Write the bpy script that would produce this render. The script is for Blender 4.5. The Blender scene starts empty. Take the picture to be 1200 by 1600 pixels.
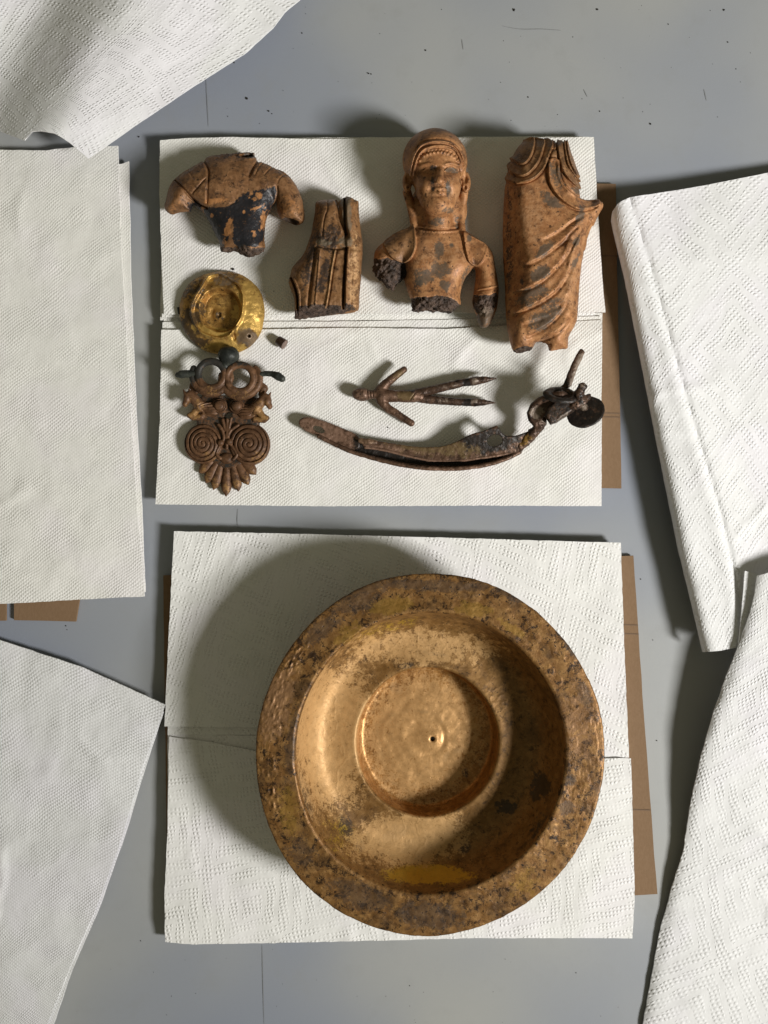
import bpy, math
import numpy as np
from mathutils import Vector

# ------------------------------------------------------------------ units
# 1 unit below = 1/3000 m (so that the 0.4 m wide view is 1200 units wide)
S = 1.0 / 3000.0
D = 1380.0                                   # camera height above the table
sc = bpy.context.scene
col = sc.collection

# ------------------------------------------------------------------ camera
cd = bpy.data.cameras.new('camera'); cam = bpy.data.objects.new('camera', cd); col.objects.link(cam)
cam.location = (0, 0, D * S); cam.rotation_euler = (0, 0, 0)
cd.sensor_fit = 'VERTICAL'; cd.sensor_height = 24.0; cd.lens = 24.0 * D / 1600.0
cd.clip_start = 0.01; cd.clip_end = 50
sc.camera = cam

# ------------------------------------------------------------------ room light
w = bpy.data.worlds.new('World'); sc.world = w; w.use_nodes = True
bg = w.node_tree.nodes['Background']
bg.inputs[0].default_value = (1.0, 0.94, 0.64, 1); bg.inputs[1].default_value = 0.145

# the window to the right of the table
LP = Vector((2900, -1350, 2550)) * S
ld = bpy.data.lights.new('window_light', 'AREA'); ld.shape = 'RECTANGLE'; ld.size = 0.20; ld.size_y = 0.27; ld.spread = math.radians(105)
ld.energy = 8.6; ld.color = (1.0, 0.982, 0.945)
lo = bpy.data.objects.new('window_light', ld); col.objects.link(lo)
lo.location = LP
lo.rotation_euler = (Vector((-650 * S, 950 * S, 0)) - LP).to_track_quat('-Z', 'Y').to_euler()

sc.view_settings.view_transform = 'Standard'; sc.view_settings.look = 'None'
sc.view_settings.exposure = 0.0; sc.view_settings.gamma = 1.0

# ================================================================== helpers
rng = np.random.RandomState(7)
_T = rng.rand(32, 32, 32).astype(np.float32)

def vnoise(P):
    P = np.asarray(P, np.float32)
    i = np.floor(P).astype(np.int64); f = P - i
    f = f * f * (3 - 2 * f)
    i0 = i & 31; i1 = (i + 1) & 31
    def g(a, b, c): return _T[a, b, c]
    x0, y0, z0 = i0[:, 0], i0[:, 1], i0[:, 2]; x1, y1, z1 = i1[:, 0], i1[:, 1], i1[:, 2]
    fx, fy, fz = f[:, 0], f[:, 1], f[:, 2]
    c00 = g(x0, y0, z0) * (1 - fx) + g(x1, y0, z0) * fx
    c10 = g(x0, y1, z0) * (1 - fx) + g(x1, y1, z0) * fx
    c01 = g(x0, y0, z1) * (1 - fx) + g(x1, y0, z1) * fx
    c11 = g(x0, y1, z1) * (1 - fx) + g(x1, y1, z1) * fx
    return ((c00 * (1 - fy) + c10 * fy) * (1 - fz) + (c01 * (1 - fy) + c11 * fy) * fz) * 2 - 1

def fbm(P, s, o=3, seed=0.0):
    P = np.asarray(P, np.float32) / s + seed * 7.31
    r = 0; a = 1.0; t = 0
    for k in range(o):
        r = r + a * vnoise(P); t += a; a *= 0.5; P = P * 2.03 + 5.7
    return r / t

def fbm2(x, y, s, o=3, seed=0.0):
    sh = np.shape(x)
    P = np.stack([np.ravel(x), np.ravel(y), np.zeros(np.size(x))], 1)
    return fbm(P, s, o, seed).reshape(sh)

def sstep(a, b, x):
    t = np.clip((x - a) / (b - a), 0, 1); return t * t * (3 - 2 * t)

def cr(pts, n=6, closed=True):
    """Catmull-Rom resampling"""
    P = np.array(pts, float); N = len(P); out = []
    rngi = range(N) if closed else range(N - 1)
    for i in rngi:
        if closed: a, b, c, d = P[(i - 1) % N], P[i], P[(i + 1) % N], P[(i + 2) % N]
        else: a, b, c, d = P[max(i - 1, 0)], P[i], P[i + 1], P[min(i + 2, N - 1)]
        for k in range(n):
            t = k / n
            out.append(0.5 * ((2 * b) + (-a + c) * t + (2 * a - 5 * b + 4 * c - d) * t * t + (-a + 3 * b - 3 * c + d) * t ** 3))
    if not closed: out.append(P[-1])
    return np.array(out)

def zm(pts, ox, oy, s):
    return [(ox + u / s, oy + v / s) for u, v in pts]

def dline(X, Y, pts):
    """distance to an open polyline (2D)"""
    d = np.full(np.shape(X), 1e9, np.float32)
    P = np.array(pts, float)
    for a, b in zip(P[:-1], P[1:]):
        ab = b - a; L = ab.dot(ab) + 1e-9
        t = np.clip(((X - a[0]) * ab[0] + (Y - a[1]) * ab[1]) / L, 0, 1)
        d = np.minimum(d, (X - a[0] - t * ab[0]) ** 2 + (Y - a[1] - t * ab[1]) ** 2)
    return np.sqrt(d)

def dpoly(X, Y, pts):
    """signed distance to a closed polygon, positive inside"""
    P = np.array(pts, float)
    d = np.full(np.shape(X), 1e9, np.float32); ins = np.zeros(np.shape(X), bool)
    for a, b in zip(P, np.roll(P, -1, 0)):
        ab = b - a; L = ab.dot(ab) + 1e-9
        t = np.clip(((X - a[0]) * ab[0] + (Y - a[1]) * ab[1]) / L, 0, 1)
        d = np.minimum(d, (X - a[0] - t * ab[0]) ** 2 + (Y - a[1] - t * ab[1]) ** 2)
        c = ((a[1] > Y) != (b[1] > Y))
        if abs(ab[1]) > 1e-9:
            ins ^= c & (X < ab[0] * (Y - a[1]) / ab[1] + a[0])
    d = np.sqrt(d)
    return np.where(ins, d, -d)

def blur(A, n):
    for _ in range(n):
        B = np.pad(A, 1, mode='edge')
        A = (B[1:-1, 1:-1] * 4 + B[:-2, 1:-1] * 2 + B[2:, 1:-1] * 2 + B[1:-1, :-2] * 2 + B[1:-1, 2:] * 2
             + B[:-2, :-2] + B[2:, 2:] + B[:-2, 2:] + B[2:, :-2]) / 16.0
    return A

class Vol:
    def __init__(s, x0, x1, y0, y1, z0, z1, h=1.2):
        s.h = h; s.o = (x0, y0, z0)
        s.xs = np.arange(x0, x1, h, dtype=np.float32); s.ys = np.arange(y0, y1, h, dtype=np.float32)
        s.zs = np.arange(z0, z1, h, dtype=np.float32)
        s.X = s.xs[:, None, None]; s.Y = s.ys[None, :, None]; s.Z = s.zs[None, None, :]
        s.X2, s.Y2 = np.meshgrid(s.xs, s.ys, indexing='ij')
        s.f = np.full((len(s.xs), len(s.ys), len(s.zs)), 50.0, np.float32)
    def ell(s, c, r, rot=0.0):
        dx, dy, dz = s.X - c[0], s.Y - c[1], s.Z - c[2]
        if rot:
            ca, sa = math.cos(math.radians(rot)), math.sin(math.radians(rot))
            dx, dy = dx * ca + dy * sa, -dx * sa + dy * ca
        k = np.sqrt((dx / r[0]) ** 2 + (dy / r[1]) ** 2 + (dz / r[2]) ** 2)
        return ((k - 1) * min(r)).astype(np.float32)
    def cap(s, a, b, ra, rb=None, flat=1.0):
        rb = ra if rb is None else rb
        a = np.array(a, float); b = np.array(b, float); ab = b - a; L = ab.dot(ab) + 1e-9
        t = np.clip(((s.X - a[0]) * ab[0] + (s.Y - a[1]) * ab[1] + (s.Z - a[2]) * ab[2]) / L, 0, 1)
        d = np.sqrt((s.X - a[0] - t * ab[0]) ** 2 + (s.Y - a[1] - t * ab[1]) ** 2 + ((s.Z - a[2] - t * ab[2]) / flat) ** 2)
        return (d - (ra + (rb - ra) * t)).astype(np.float32)
    def path(s, pts, rs, flat=1.0):
        f = None
        for i in range(len(pts) - 1):
            g = s.cap(pts[i], pts[i + 1], rs[i], rs[i + 1], flat)
            f = g if f is None else np.minimum(f, g)
        return f
    def infl(s, poly, zc, t, r, smooth=4, tb=None):
        """a body inflated from an outline: centre height zc, half thickness t, edge rounding r"""
        d = dpoly(s.X2, s.Y2, poly)
        if smooth:
            b = blur(d, int(smooth * 3)); wgt = sstep(1.5, 9, d); d = d * (1 - wgt) + b * wgt
        e = 1 - np.minimum(d / r, 1.0)
        zz = (s.Z - zc)
        T = t if np.ndim(t) == 0 else t[:, :, None]
        TB = T if tb is None else tb
        q = np.where(zz > 0, zz / T, zz / TB)
        m = min(float(np.mean(t)), r)
        k = np.sqrt(q ** 2 + (e ** 2)[:, :, None])
        return ((k - 1) * m).astype(np.float32)
    def add(s, g, k=0.0):
        if k <= 0: s.f = np.minimum(s.f, g)
        else:
            hh = np.clip(0.5 + 0.5 * (s.f - g) / k, 0, 1)
            s.f = s.f * (1 - hh) + g * hh - k * hh * (1 - hh)
    def sub(s, g, k=0.0):
        s.f = np.maximum(s.f, -g) if k <= 0 else -smin(-s.f, g, k)
    def relief(s, r2, zlo=None, soft=6.0):
        """push the surface out by r2(x,y) where z is above zlo"""
        m = 1.0 if zlo is None else sstep(zlo, zlo + soft, s.Z)
        s.f = s.f - (r2[:, :, None] * m).astype(np.float32)
    def mesh(s):
        f = s.f; h = s.h
        f[0] = np.maximum(f[0], .1); f[-1] = np.maximum(f[-1], .1)
        f[:, 0] = np.maximum(f[:, 0], .1); f[:, -1] = np.maximum(f[:, -1], .1)
        f[:, :, 0] = np.maximum(f[:, :, 0], .1); f[:, :, -1] = np.maximum(f[:, :, -1], .1)
        ins = f < 0
        c = np.zeros(tuple(n - 1 for n in f.shape), np.int8)
        for a in (0, 1):
            for b in (0, 1):
                for d in (0, 1):
                    c += ins[a:f.shape[0] - 1 + a, b:f.shape[1] - 1 + b, d:f.shape[2] - 1 + d]
        act = (c > 0) & (c < 8)
        I = np.argwhere(act)
        idx = np.full(c.shape, -1, np.int64); idx[act] = np.arange(len(I))
        cv = {}
        for a in (0, 1):
            for b in (0, 1):
                for d in (0, 1):
                    cv[(a, b, d)] = f[I[:, 0] + a, I[:, 1] + b, I[:, 2] + d]
        acc = np.zeros((len(I), 3)); cnt = np.zeros(len(I))
        ks = list(cv)
        for p in ks:
            for q in ks:
                if p < q and sum(abs(p[i] - q[i]) for i in range(3)) == 1:
                    A, B = cv[p], cv[q]; m = (A < 0) != (B < 0)
                    t = np.where(m, A / np.where(m, A - B, 1), 0)
                    P = np.array(p)[None, :] * (1 - t[:, None]) + np.array(q)[None, :] * t[:, None]
                    acc[m] += P[m]; cnt[m] += 1
        V = (I + acc / cnt[:, None]) * h + np.array(s.o)[None, :]
        F = []
        for ax in range(3):
            sl0 = [slice(None)] * 3; sl1 = [slice(None)] * 3
            sl0[ax] = slice(0, -1); sl1[ax] = slice(1, None)
            s0 = ins[tuple(sl0)]; s1 = ins[tuple(sl1)]
            E = np.argwhere(s0 != s1)
            o1, o2 = (ax + 1) % 3, (ax + 2) % 3
            E = E[(E[:, o1] > 0) & (E[:, o2] > 0) & (E[:, o1] < c.shape[o1]) & (E[:, o2] < c.shape[o2])]
            if len(E) == 0: continue
            sign = ins[E[:, 0], E[:, 1], E[:, 2]]
            def cell(a, b):
                G = E.copy(); G[:, o1] -= a; G[:, o2] -= b
                return idx[G[:, 0], G[:, 1], G[:, 2]]
            q = np.stack([cell(1, 1), cell(0, 1), cell(0, 0), cell(1, 0)], 1)
            q[~sign] = q[~sign][:, ::-1]
            F.append(q)
        F = np.concatenate(F); F = F[(F >= 0).all(1)]
        return V, F

def smin(a, b, k):
    hh = np.clip(0.5 + 0.5 * (b - a) / k, 0, 1)
    return b * (1 - hh) + a * hh - k * hh * (1 - hh)

def normals(V, F):
    n = np.cross(V[F[:, 2]] - V[F[:, 0]], V[F[:, 3]] - V[F[:, 1]])
    N = np.zeros_like(V)
    for k in range(4): np.add.at(N, F[:, k], n)
    return N / (np.linalg.norm(N, axis=1, keepdims=True) + 1e-9)

def wpos(px, py, z):
    """place of a point seen at px,py of the photograph when it lies z units above the table"""
    k = 1 - z / D
    return Vector(((px - 600) * k * S, (800 - py) * k * S, z * S))

def tagit(o, label=None, cat=None, group=None, kind=None):
    if label: o['label'] = label
    if cat: o['category'] = cat
    if group: o['group'] = group
    if kind: o['kind'] = kind
    return o

class Frame:
    """local frame of a thing: a point (x, y, z) of its plan -> metres from its base"""
    def __init__(s, cx, cy, zref, zbase, lean=0.0, lx=None, ly=None):
        s.zr = zref; s.lx = -lean * ((cx if lx is None else lx) - 600) / D; s.ly = lean * (800 - (cy if ly is None else ly)) / D
        s.cx, s.cy, s.k, s.zb = cx, cy, 1 - zref / D, zbase
        s.loc = Vector(((cx - 600) * s.k * S, (800 - cy) * s.k * S, zbase * S))
    def __call__(s, V):
        V = np.asarray(V, float); dz = V[:, 2] - s.zr
        return np.stack([(V[:, 0] + s.lx * dz - s.cx) * s.k * S, -(V[:, 1] + s.ly * dz - s.cy) * s.k * S, (V[:, 2] - s.zb) * S], 1)

def thing(name, fr, label, cat, group=None):
    o = bpy.data.objects.new(name, None); col.objects.link(o); o.location = fr.loc
    o.empty_display_size = 0.01
    return tagit(o, label, cat, group)

def mkmesh(name, V, F, mat, parent=None, loc=None, masks=None, uv=None, smooth=True, vn=None):
    """V in metres, local"""
    F = np.asarray(F, np.int64)
    me = bpy.data.meshes.new(name)
    me.vertices.add(len(V)); me.vertices.foreach_set('co', np.asarray(V, np.float32).ravel())
    nf, k = F.shape
    me.loops.add(nf * k); me.loops.foreach_set('vertex_index', F.ravel().astype(np.int32))
    me.polygons.add(nf); me.polygons.foreach_set('loop_start', (np.arange(nf) * k).astype(np.int32))
    try: me.polygons.foreach_set('loop_total', np.full(nf, k, np.int32))
    except Exception: pass
    me.update(calc_edges=True)
    me.validate()
    me.polygons.foreach_set('use_smooth', np.full(len(me.polygons), smooth))
    if masks is not None:
        a = me.color_attributes.new('mask', 'FLOAT_COLOR', 'POINT')
        a.data.foreach_set('color', np.asarray(masks, np.float32).ravel())
    if uv is not None:
        l = me.uv_layers.new(name='uv')
        l.data.foreach_set('uv', np.asarray(uv, np.float32)[F.ravel()].ravel())
    if vn is not None:
        try: me.normals_split_custom_set_from_vertices([tuple(v) for v in vn])
        except Exception as e: print('normals', e)
    me.materials.append(mat)
    o = bpy.data.objects.new(name, me); col.objects.link(o)
    if parent is not None: o.parent = parent
    if loc is not None: o.location = loc
    return o

def sculpt(vol, fr, root, split, mats, disp=None, paint=None):
    """mesh a volume; split its faces over named parts. split(C)-> int label per face centre; mats: list of (name, material, extra)"""
    V, F = vol.mesh()
    N = normals(V, F)
    if disp is not None:
        V = V + N * disp(V, N)[:, None]
    V[:, 2] = np.maximum(V[:, 2], vol.zs[0] + 0.5)
    N = normals(V, F)
    Nw = N * np.array([1, -1, 1])[None, :]
    M = paint(V, N) if paint is not None else np.zeros((len(V), 4))
    C = V[F].mean(1)
    lab = split(C) if split is not None else np.zeros(len(F), int)
    P = fr(V); F = F[:, ::-1]
    out = []
    for i, (name, mat, ex) in enumerate(mats):
        f = F[lab == i]
        if len(f) == 0: out.append(None); continue
        u, inv = np.unique(f.ravel(), return_inverse=True)
        o = mkmesh(name, P[u], inv.reshape(f.shape), mat, root, None, M[u], None, True, Nw[u])
        if ex: o['label'] = ex
        out.append(o)
    return out

def part(name, vol, fr, root, mat, disp=None, paint=None, label=None):
    return sculpt(vol, fr, root, None, [(name, mat, label)], disp, paint)[0]

def soft(V, pts, e=3.0, ns=8.0, na=4.0, seed=0):
    """soft mask of a polygon with a ragged edge"""
    x, y = V[:, 0], V[:, 1]
    return sstep(-e, e, dpoly(x, y, pts) + na * fbm(V, ns, 3, seed))

def blob(V, c, r, rot=0.0, e=0.5, ns=8.0, na=0.6, seed=0):
    dx, dy = V[:, 0] - c[0], V[:, 1] - c[1]
    ca, sa = math.cos(math.radians(rot)), math.sin(math.radians(rot))
    dx, dy = dx * ca + dy * sa, -dx * sa + dy * ca
    k = np.sqrt((dx / r[0]) ** 2 + (dy / r[1]) ** 2) + na * fbm(V, ns, 3, seed)
    return 1 - sstep(1 - e, 1 + e, k)

def masks(n, *ch):
    M = np.zeros((n, 4)); M[:, 3] = 1
    for i, c in enumerate(ch):
        if c is not None: M[:, i] = np.clip(c, 0, 1)
    return M

# ================================================================== materials
class NT:
    def __init__(s, name):
        m = bpy.data.materials.new(name); m.use_nodes = True; s.m = m; s.t = m.node_tree
        s.b = s.t.nodes['Principled BSDF']
    def n(s, typ, **kw):
        nd = s.t.nodes.new(typ)
        for k, v in kw.items(): setattr(nd, k, v)
        return nd
    def l(s, a, b): s.t.links.new(a, b)
    def put(s, inp, v):
        if hasattr(v, 'node'): s.l(v, inp)
        else: inp.default_value = v
    def math(s, op, a, b=0.0, c=None, clamp=False):
        nd = s.n('ShaderNodeMath', operation=op, use_clamp=clamp)
        s.put(nd.inputs[0], a); s.put(nd.inputs[1], b)
        if c is not None: s.put(nd.inputs[2], c)
        return nd.outputs[0]
    def noise(s, vec, scale, detail=4, rough=0.6, dist=0.0):
        nd = s.n('ShaderNodeTexNoise'); s.l(vec, nd.inputs['Vector'])
        nd.inputs['Scale'].default_value = scale; nd.inputs['Detail'].default_value = detail
        nd.inputs['Roughness'].default_value = rough; nd.inputs['Distortion'].default_value = dist
        return nd.outputs['Fac']
    def ramp(s, v, a, b):
        nd = s.n('ShaderNodeMapRange'); nd.clamp = True; nd.interpolation_type = 'SMOOTHSTEP'
        s.put(nd.inputs['Value'], v); nd.inputs['From Min'].default_value = a; nd.inputs['From Max'].default_value = b
        return nd.outputs['Result']
    def mix(s, f, a, b):
        nd = s.n('ShaderNodeMix', data_type='RGBA'); nd.clamp_factor = True
        s.put(nd.inputs[0], f)
        s.put(nd.inputs[6], a if hasattr(a, 'node') else (*a, 1)); s.put(nd.inputs[7], b if hasattr(b, 'node') else (*b, 1))
        return nd.outputs[2]
    def bump(s, h, strength, dist, normal=None):
        nd = s.n('ShaderNodeBump'); nd.inputs['Strength'].default_value = strength
        nd.inputs['Distance'].default_value = dist; s.put(nd.inputs['Height'], h)
        if normal is not None: s.l(normal, nd.inputs['Normal'])
        return nd.outputs['Normal']

def patina(name, base, light, dark, metallic=0.35, rough=0.48, speck=0.5, chan=((.02, .022, .025), (.45, .22, .03), (.09, .085, .075)),
           chm=(0.0, .3, 0.0), bumpd=0.00025, fine=900, darkamt=0.5, rd=None, chop=(.9, .85, .8), mottle=.6):
    t = NT(name)
    tc = t.n('ShaderNodeTexCoord').outputs['Object']
    at = t.n('ShaderNodeAttribute', attribute_name='mask')
    sp = t.n('ShaderNodeSeparateColor'); t.l(at.outputs['Color'], sp.inputs[0])
    big = t.noise(tc, 90, 4, 0.6, 0.3); mid = t.noise(tc, 260, 5, 0.65); fin = t.noise(tc, fine, 3, 0.7)
    c = t.mix(t.ramp(mid, .38, .66), base, light)
    c = t.mix(t.math('MULTIPLY', t.ramp(big, .48, .70), darkamt), c, dark)
    c = t.mix(t.math('MULTIPLY', t.ramp(fin, .60, .70), speck), c, dark)
    mo = t.noise(tc, 210, 12, 0.86, .3)
    c = t.mix(t.math('MULTIPLY', t.ramp(mo, .51, .565), mottle), c, tuple(v * .75 for v in dark))
    c = t.mix(t.math('MULTIPLY', t.ramp(t.noise(tc, 230, 8, .75), .55, .64), mottle * .8), c, tuple(min(1, v * 1.3) for v in light))
    spots = t.noise(tc, 420, 2, 0.5)
    c = t.mix(t.math('MULTIPLY', t.ramp(spots, .66, .70), speck), c, tuple(v * .5 for v in dark))
    vz = t.n('ShaderNodeTexVoronoi'); t.l(tc, vz.inputs['Vector']); vz.inputs['Scale'].default_value = 430
    pit = t.ramp(vz.outputs['Distance'], .22, .12)
    pit = t.math('MULTIPLY', pit, t.ramp(mid, .5, .6))
    c = t.mix(t.math('MULTIPLY', pit, speck * 1.3), c, tuple(v * .4 for v in dark))
    wob = t.math('ADD', t.math('MULTIPLY', t.math('SUBTRACT', fin, .5), 1.9), t.math('MULTIPLY', t.math('SUBTRACT', t.noise(tc, 330, 5, .7), .5), 2.2))
    met = metallic; rg = rough
    mets = None
    for i, k in enumerate(('Red', 'Green', 'Blue')):
        f = t.math('MULTIPLY', t.ramp(t.math('ADD', sp.outputs[k], wob), .22, .80), chop[i])
        f = t.math('MULTIPLY', f, t.ramp(sp.outputs[k], .02, .35))
        cc = t.mix(mid, tuple(v * .72 for v in chan[i]), tuple(v * 1.25 for v in chan[i]))
        c = t.mix(f, c, cc)
        m2 = t.n('ShaderNodeMix'); t.put(m2.inputs[0], f); t.put(m2.inputs[2], met if mets is None else mets); m2.inputs[3].default_value = chm[i]
        mets = m2.outputs[0]
    t.l(c, t.b.inputs['Base Color']); t.l(mets, t.b.inputs['Metallic']); t.b.inputs['Specular IOR Level'].default_value = .3
    r = t.math('ADD', t.math('MULTIPLY', t.math('SUBTRACT', mid, .5), .5), rough)
    if rd is not None:
        r = t.math('SUBTRACT', r, t.math('MULTIPLY', sp.outputs['Red'], rd))
    t.l(r, t.b.inputs['Roughness'])
    h = t.math('ADD', t.math('MULTIPLY', mid, 1.2), t.math('MULTIPLY', fin, .55))
    h = t.math('SUBTRACT', h, t.math('MULTIPLY', pit, .5))
    t.l(t.bump(h, .8, bumpd), t.b.inputs['Normal'])
    return t.m

M_terra = patina('red_bronze', (.31, .138, .055), (.44, .22, .095), (.08, .036, .019), .16, .50, .75,
                 ((.03, .025, .024), (.46, .245, .12), (.085, .066, .048)), (.0, .2, 0.), .00026, 1000, .6, None, (.9, .8, .85), .62)
M_brown = patina('brown_bronze', (.185, .088, .037), (.27, .14, .063), (.06, .032, .018), .18, .50, .75,
                 ((.012, .014, .018), (.42, .19, .07), (.11, .10, .09)), (.1, .2, 0.), .0003, 900, .6, .12, (.97, .8, .8), .7)
M_ochre = patina('ochre_bronze', (.215, .105, .042), (.30, .16, .073), (.07, .034, .018), .15, .50, .7,
                 ((.03, .022, .018), (.55, .33, .16), (.14, .11, .075)), (.0, .2, 0.), .00026, 900, .55, None, (.9, .8, .75), .7)
M_break = patina('fracture_core', (.048, .030, .022), (.11, .072, .052), (.014, .010, .008), .05, .6, .9,
                 ((.02, .02, .02), (.30, .16, .07), (.2, .15, .11)), (0., .1, 0.), .0007, 1200, .7)
M_orn = patina('chocolate_bronze', (.10, .049, .024), (.165, .084, .042), (.042, .021, .011), .15, .50, .5,
               ((.022, .026, .025), (.30, .165, .06), (.09, .07, .05)), (.1, .2, 0.), .00016, 1000, .5)
M_green = patina('green_black_patina', (.022, .025, .023), (.045, .048, .038), (.012, .014, .014), .15, .48, .4,
                 ((.02, .02, .02), (.2, .1, .04), (.1, .1, .1)), (0., .1, 0.), .00016, 900, .5)
M_iron = patina('dark_corroded_bronze', (.062, .036, .024), (.13, .075, .048), (.016, .011, .009), .35, .42, .8,
                ((.014, .013, .012), (.30, .17, .04), (.22, .17, .13)), (.1, .3, 0.), .0004, 900, .6)
M_strap = patina('strap_bronze', (.10, .055, .034), (.17, .098, .064), (.03, .02, .014), .35, .42, .6,
                 ((.014, .013, .012), (.15, .10, .045), (.21, .125, .085)), (.1, .2, .15), .0003, 900, .5)
M_gold = patina('gilded_bronze', (.34, .18, .048), (.48, .28, .08), (.11, .055, .02), .5, .40, .75,
                ((.045, .03, .018), (.60, .38, .105), (.13, .095, .065)), (.1, .6, 0.1), .0003, 800, .7)
M_dot = patina('dusty_bronze_plug', (.15, .105, .085), (.25, .18, .15), (.05, .035, .03), .1, .6, .3,
               ((.07, .045, .038), (.2, .1, .04), (.1, .1, .1)), (0, 0, 0), .0001, 1500, .3)

def paper_mat(name, kind, base=(.80, .795, .765)):
    t = NT(name)
    uv = t.n('ShaderNodeUVMap', uv_map='uv').outputs[0]
    tc = t.n('ShaderNodeTexCoord').outputs['Object']
    warp = t.n('ShaderNodeTexNoise'); t.l(uv, warp.inputs['Vector']); warp.inputs['Scale'].default_value = .03
    warp.inputs['Detail'].default_value = 2
    wv = t.n('ShaderNodeVectorMath', operation='MULTIPLY_ADD'); t.l(warp.outputs['Color'], wv.inputs[0])
    wv.inputs[1].default_value = (9, 9, 0); t.l(uv, wv.inputs[2])
    sx = t.n('ShaderNodeSeparateXYZ'); t.l(wv.outputs[0], sx.inputs[0]); U, Vv = sx.outputs[0], sx.outputs[1]
    def lattice(px, py, r0, r1):
        hs = None
        for k in (0, .5):
            fx = t.math('SUBTRACT', t.math('FRACT', t.math('ADD', t.math('DIVIDE', U, px), k)), .5)
            fy = t.math('SUBTRACT', t.math('FRACT', t.math('ADD', t.math('DIVIDE', Vv, py), k)), .5)
            fx = t.math('MULTIPLY', fx, px); fy = t.math('MULTIPLY', fy, py)
            d = t.math('SQRT', t.math('ADD', t.math('MULTIPLY', fx, fx), t.math('MULTIPLY', fy, fy)))
            h = t.ramp(d, r1, r0)
            hs = h if hs is None else t.math('MAXIMUM', hs, h)
        return hs
    if kind == 'weave':
        h = lattice(7.0, 5.5, .3, 2.6)
        jit = t.noise(uv, .12, 3, .6); h = t.math('MULTIPLY', h, t.math('ADD', t.math('MULTIPLY', t.ramp(t.noise(uv, .018, 3, .6), .38, .62), .7), jit))
        dist = .00016
    else:
        h = lattice(8.8, 8.8, .8, 2.8)
        # double rows of dots that run along nested diamonds
        P, Q = 170.0, 250.0
        ax = t.math('ABSOLUTE', t.math('SUBTRACT', t.math('FRACT', t.math('DIVIDE', U, P)), .5))
        ay = t.math('ABSOLUTE', t.math('SUBTRACT', t.math('FRACT', t.math('DIVIDE', Vv, Q)), .5))
        s_ = t.math('ADD', ax, ay)
        b = t.math('FRACT', t.math('MULTIPLY', s_, 6.8))
        band = t.math('MULTIPLY', t.ramp(b, .0, .06), t.ramp(b, .74, .66))
        h = t.math('MULTIPLY', h, band)
        h = t.math('MULTIPLY', h, t.math('ADD', .35, t.ramp(t.noise(uv, .02, 4, .65), .36, .6)))
        dist = .00020
    fibre = t.noise(tc, 2600, 3, .7); cr_ = t.noise(tc, 120, 3, .6)
    wv2 = t.n('ShaderNodeTexNoise'); mp = t.n('ShaderNodeMapping'); t.l(tc, mp.inputs[0]); mp.inputs['Scale'].default_value = (300, 1300, 300)
    t.l(mp.outputs[0], wv2.inputs['Vector']); wv2.inputs['Scale'].default_value = 1; wv2.inputs['Detail'].default_value = 2
    n0 = t.bump(cr_, .4, .0010)
    n1 = t.bump(fibre, .55, .0001, n0)
    n1 = t.bump(wv2.outputs['Fac'], .25, .0001, n1)
    n2 = t.bump(h, 1.0, dist, n1)
    t.l(n2, t.b.inputs['Normal'])
    c = t.mix(t.ramp(cr_, .35, .7), base, tuple(v * .955 for v in base))
    tone = t.noise(tc, 25, 2, .5)
    c = t.mix(t.ramp(tone, .45, .65), c, (base[0] * 1.0, base[1] * .985, base[2] * 1.02))
    t.l(c, t.b.inputs['Base Color']); t.b.inputs['Roughness'].default_value = .92
    t.b.inputs['Specular IOR Level'].default_value = .15
    return t.m
M_pw = paper_mat('paper_weave', 'weave', (.80, .79, .755))
M_pw2 = paper_mat('paper_weave_cool', 'weave', (.755, .758, .765))
M_pd = paper_mat('paper_dotted', 'dots', (.81, .805, .785))
M_pd2 = paper_mat('paper_dotted_cool', 'dots', (.745, .745, .748))

def card_mat():
    t = NT('brown_cardboard'); tc = t.n('ShaderNodeTexCoord').outputs['Object']
    mp = t.n('ShaderNodeMapping'); t.l(tc, mp.inputs[0]); mp.inputs['Scale'].default_value = (1500, 500, 300)
    nd = t.noise(mp.outputs[0], 1, 4, .7); f2 = t.noise(tc, 1800, 3, .7)
    c = t.mix(t.ramp(nd, .3, .7), (.205, .128, .072), (.235, .150, .088))
    c = t.mix(t.math('MULTIPLY', t.ramp(f2, .58, .75), .4), c, (.17, .10, .06))
    t.l(c, t.b.inputs['Base Color']); t.b.inputs['Roughness'].default_value = .85
    t.b.inputs['Specular IOR Level'].default_value = .2
    t.l(t.bump(nd, .4, .0001), t.b.inputs['Normal'])
    return t.m
M_card = card_mat()

def flat_mat(name, c, r=.8):
    t = NT(name); tc = t.n('ShaderNodeTexCoord').outputs['Object']
    n = t.noise(tc, 900, 3, .6)
    t.l(t.mix(n, tuple(v * .7 for v in c), tuple(v * 1.2 for v in c)), t.b.inputs['Base Color'])
    t.b.inputs['Roughness'].default_value = r; return t.m
M_crease = flat_mat('cardboard_crease', (.16, .10, .06)); M_speck = flat_mat('dark_crumb', (.02, .016, .013))

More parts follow.
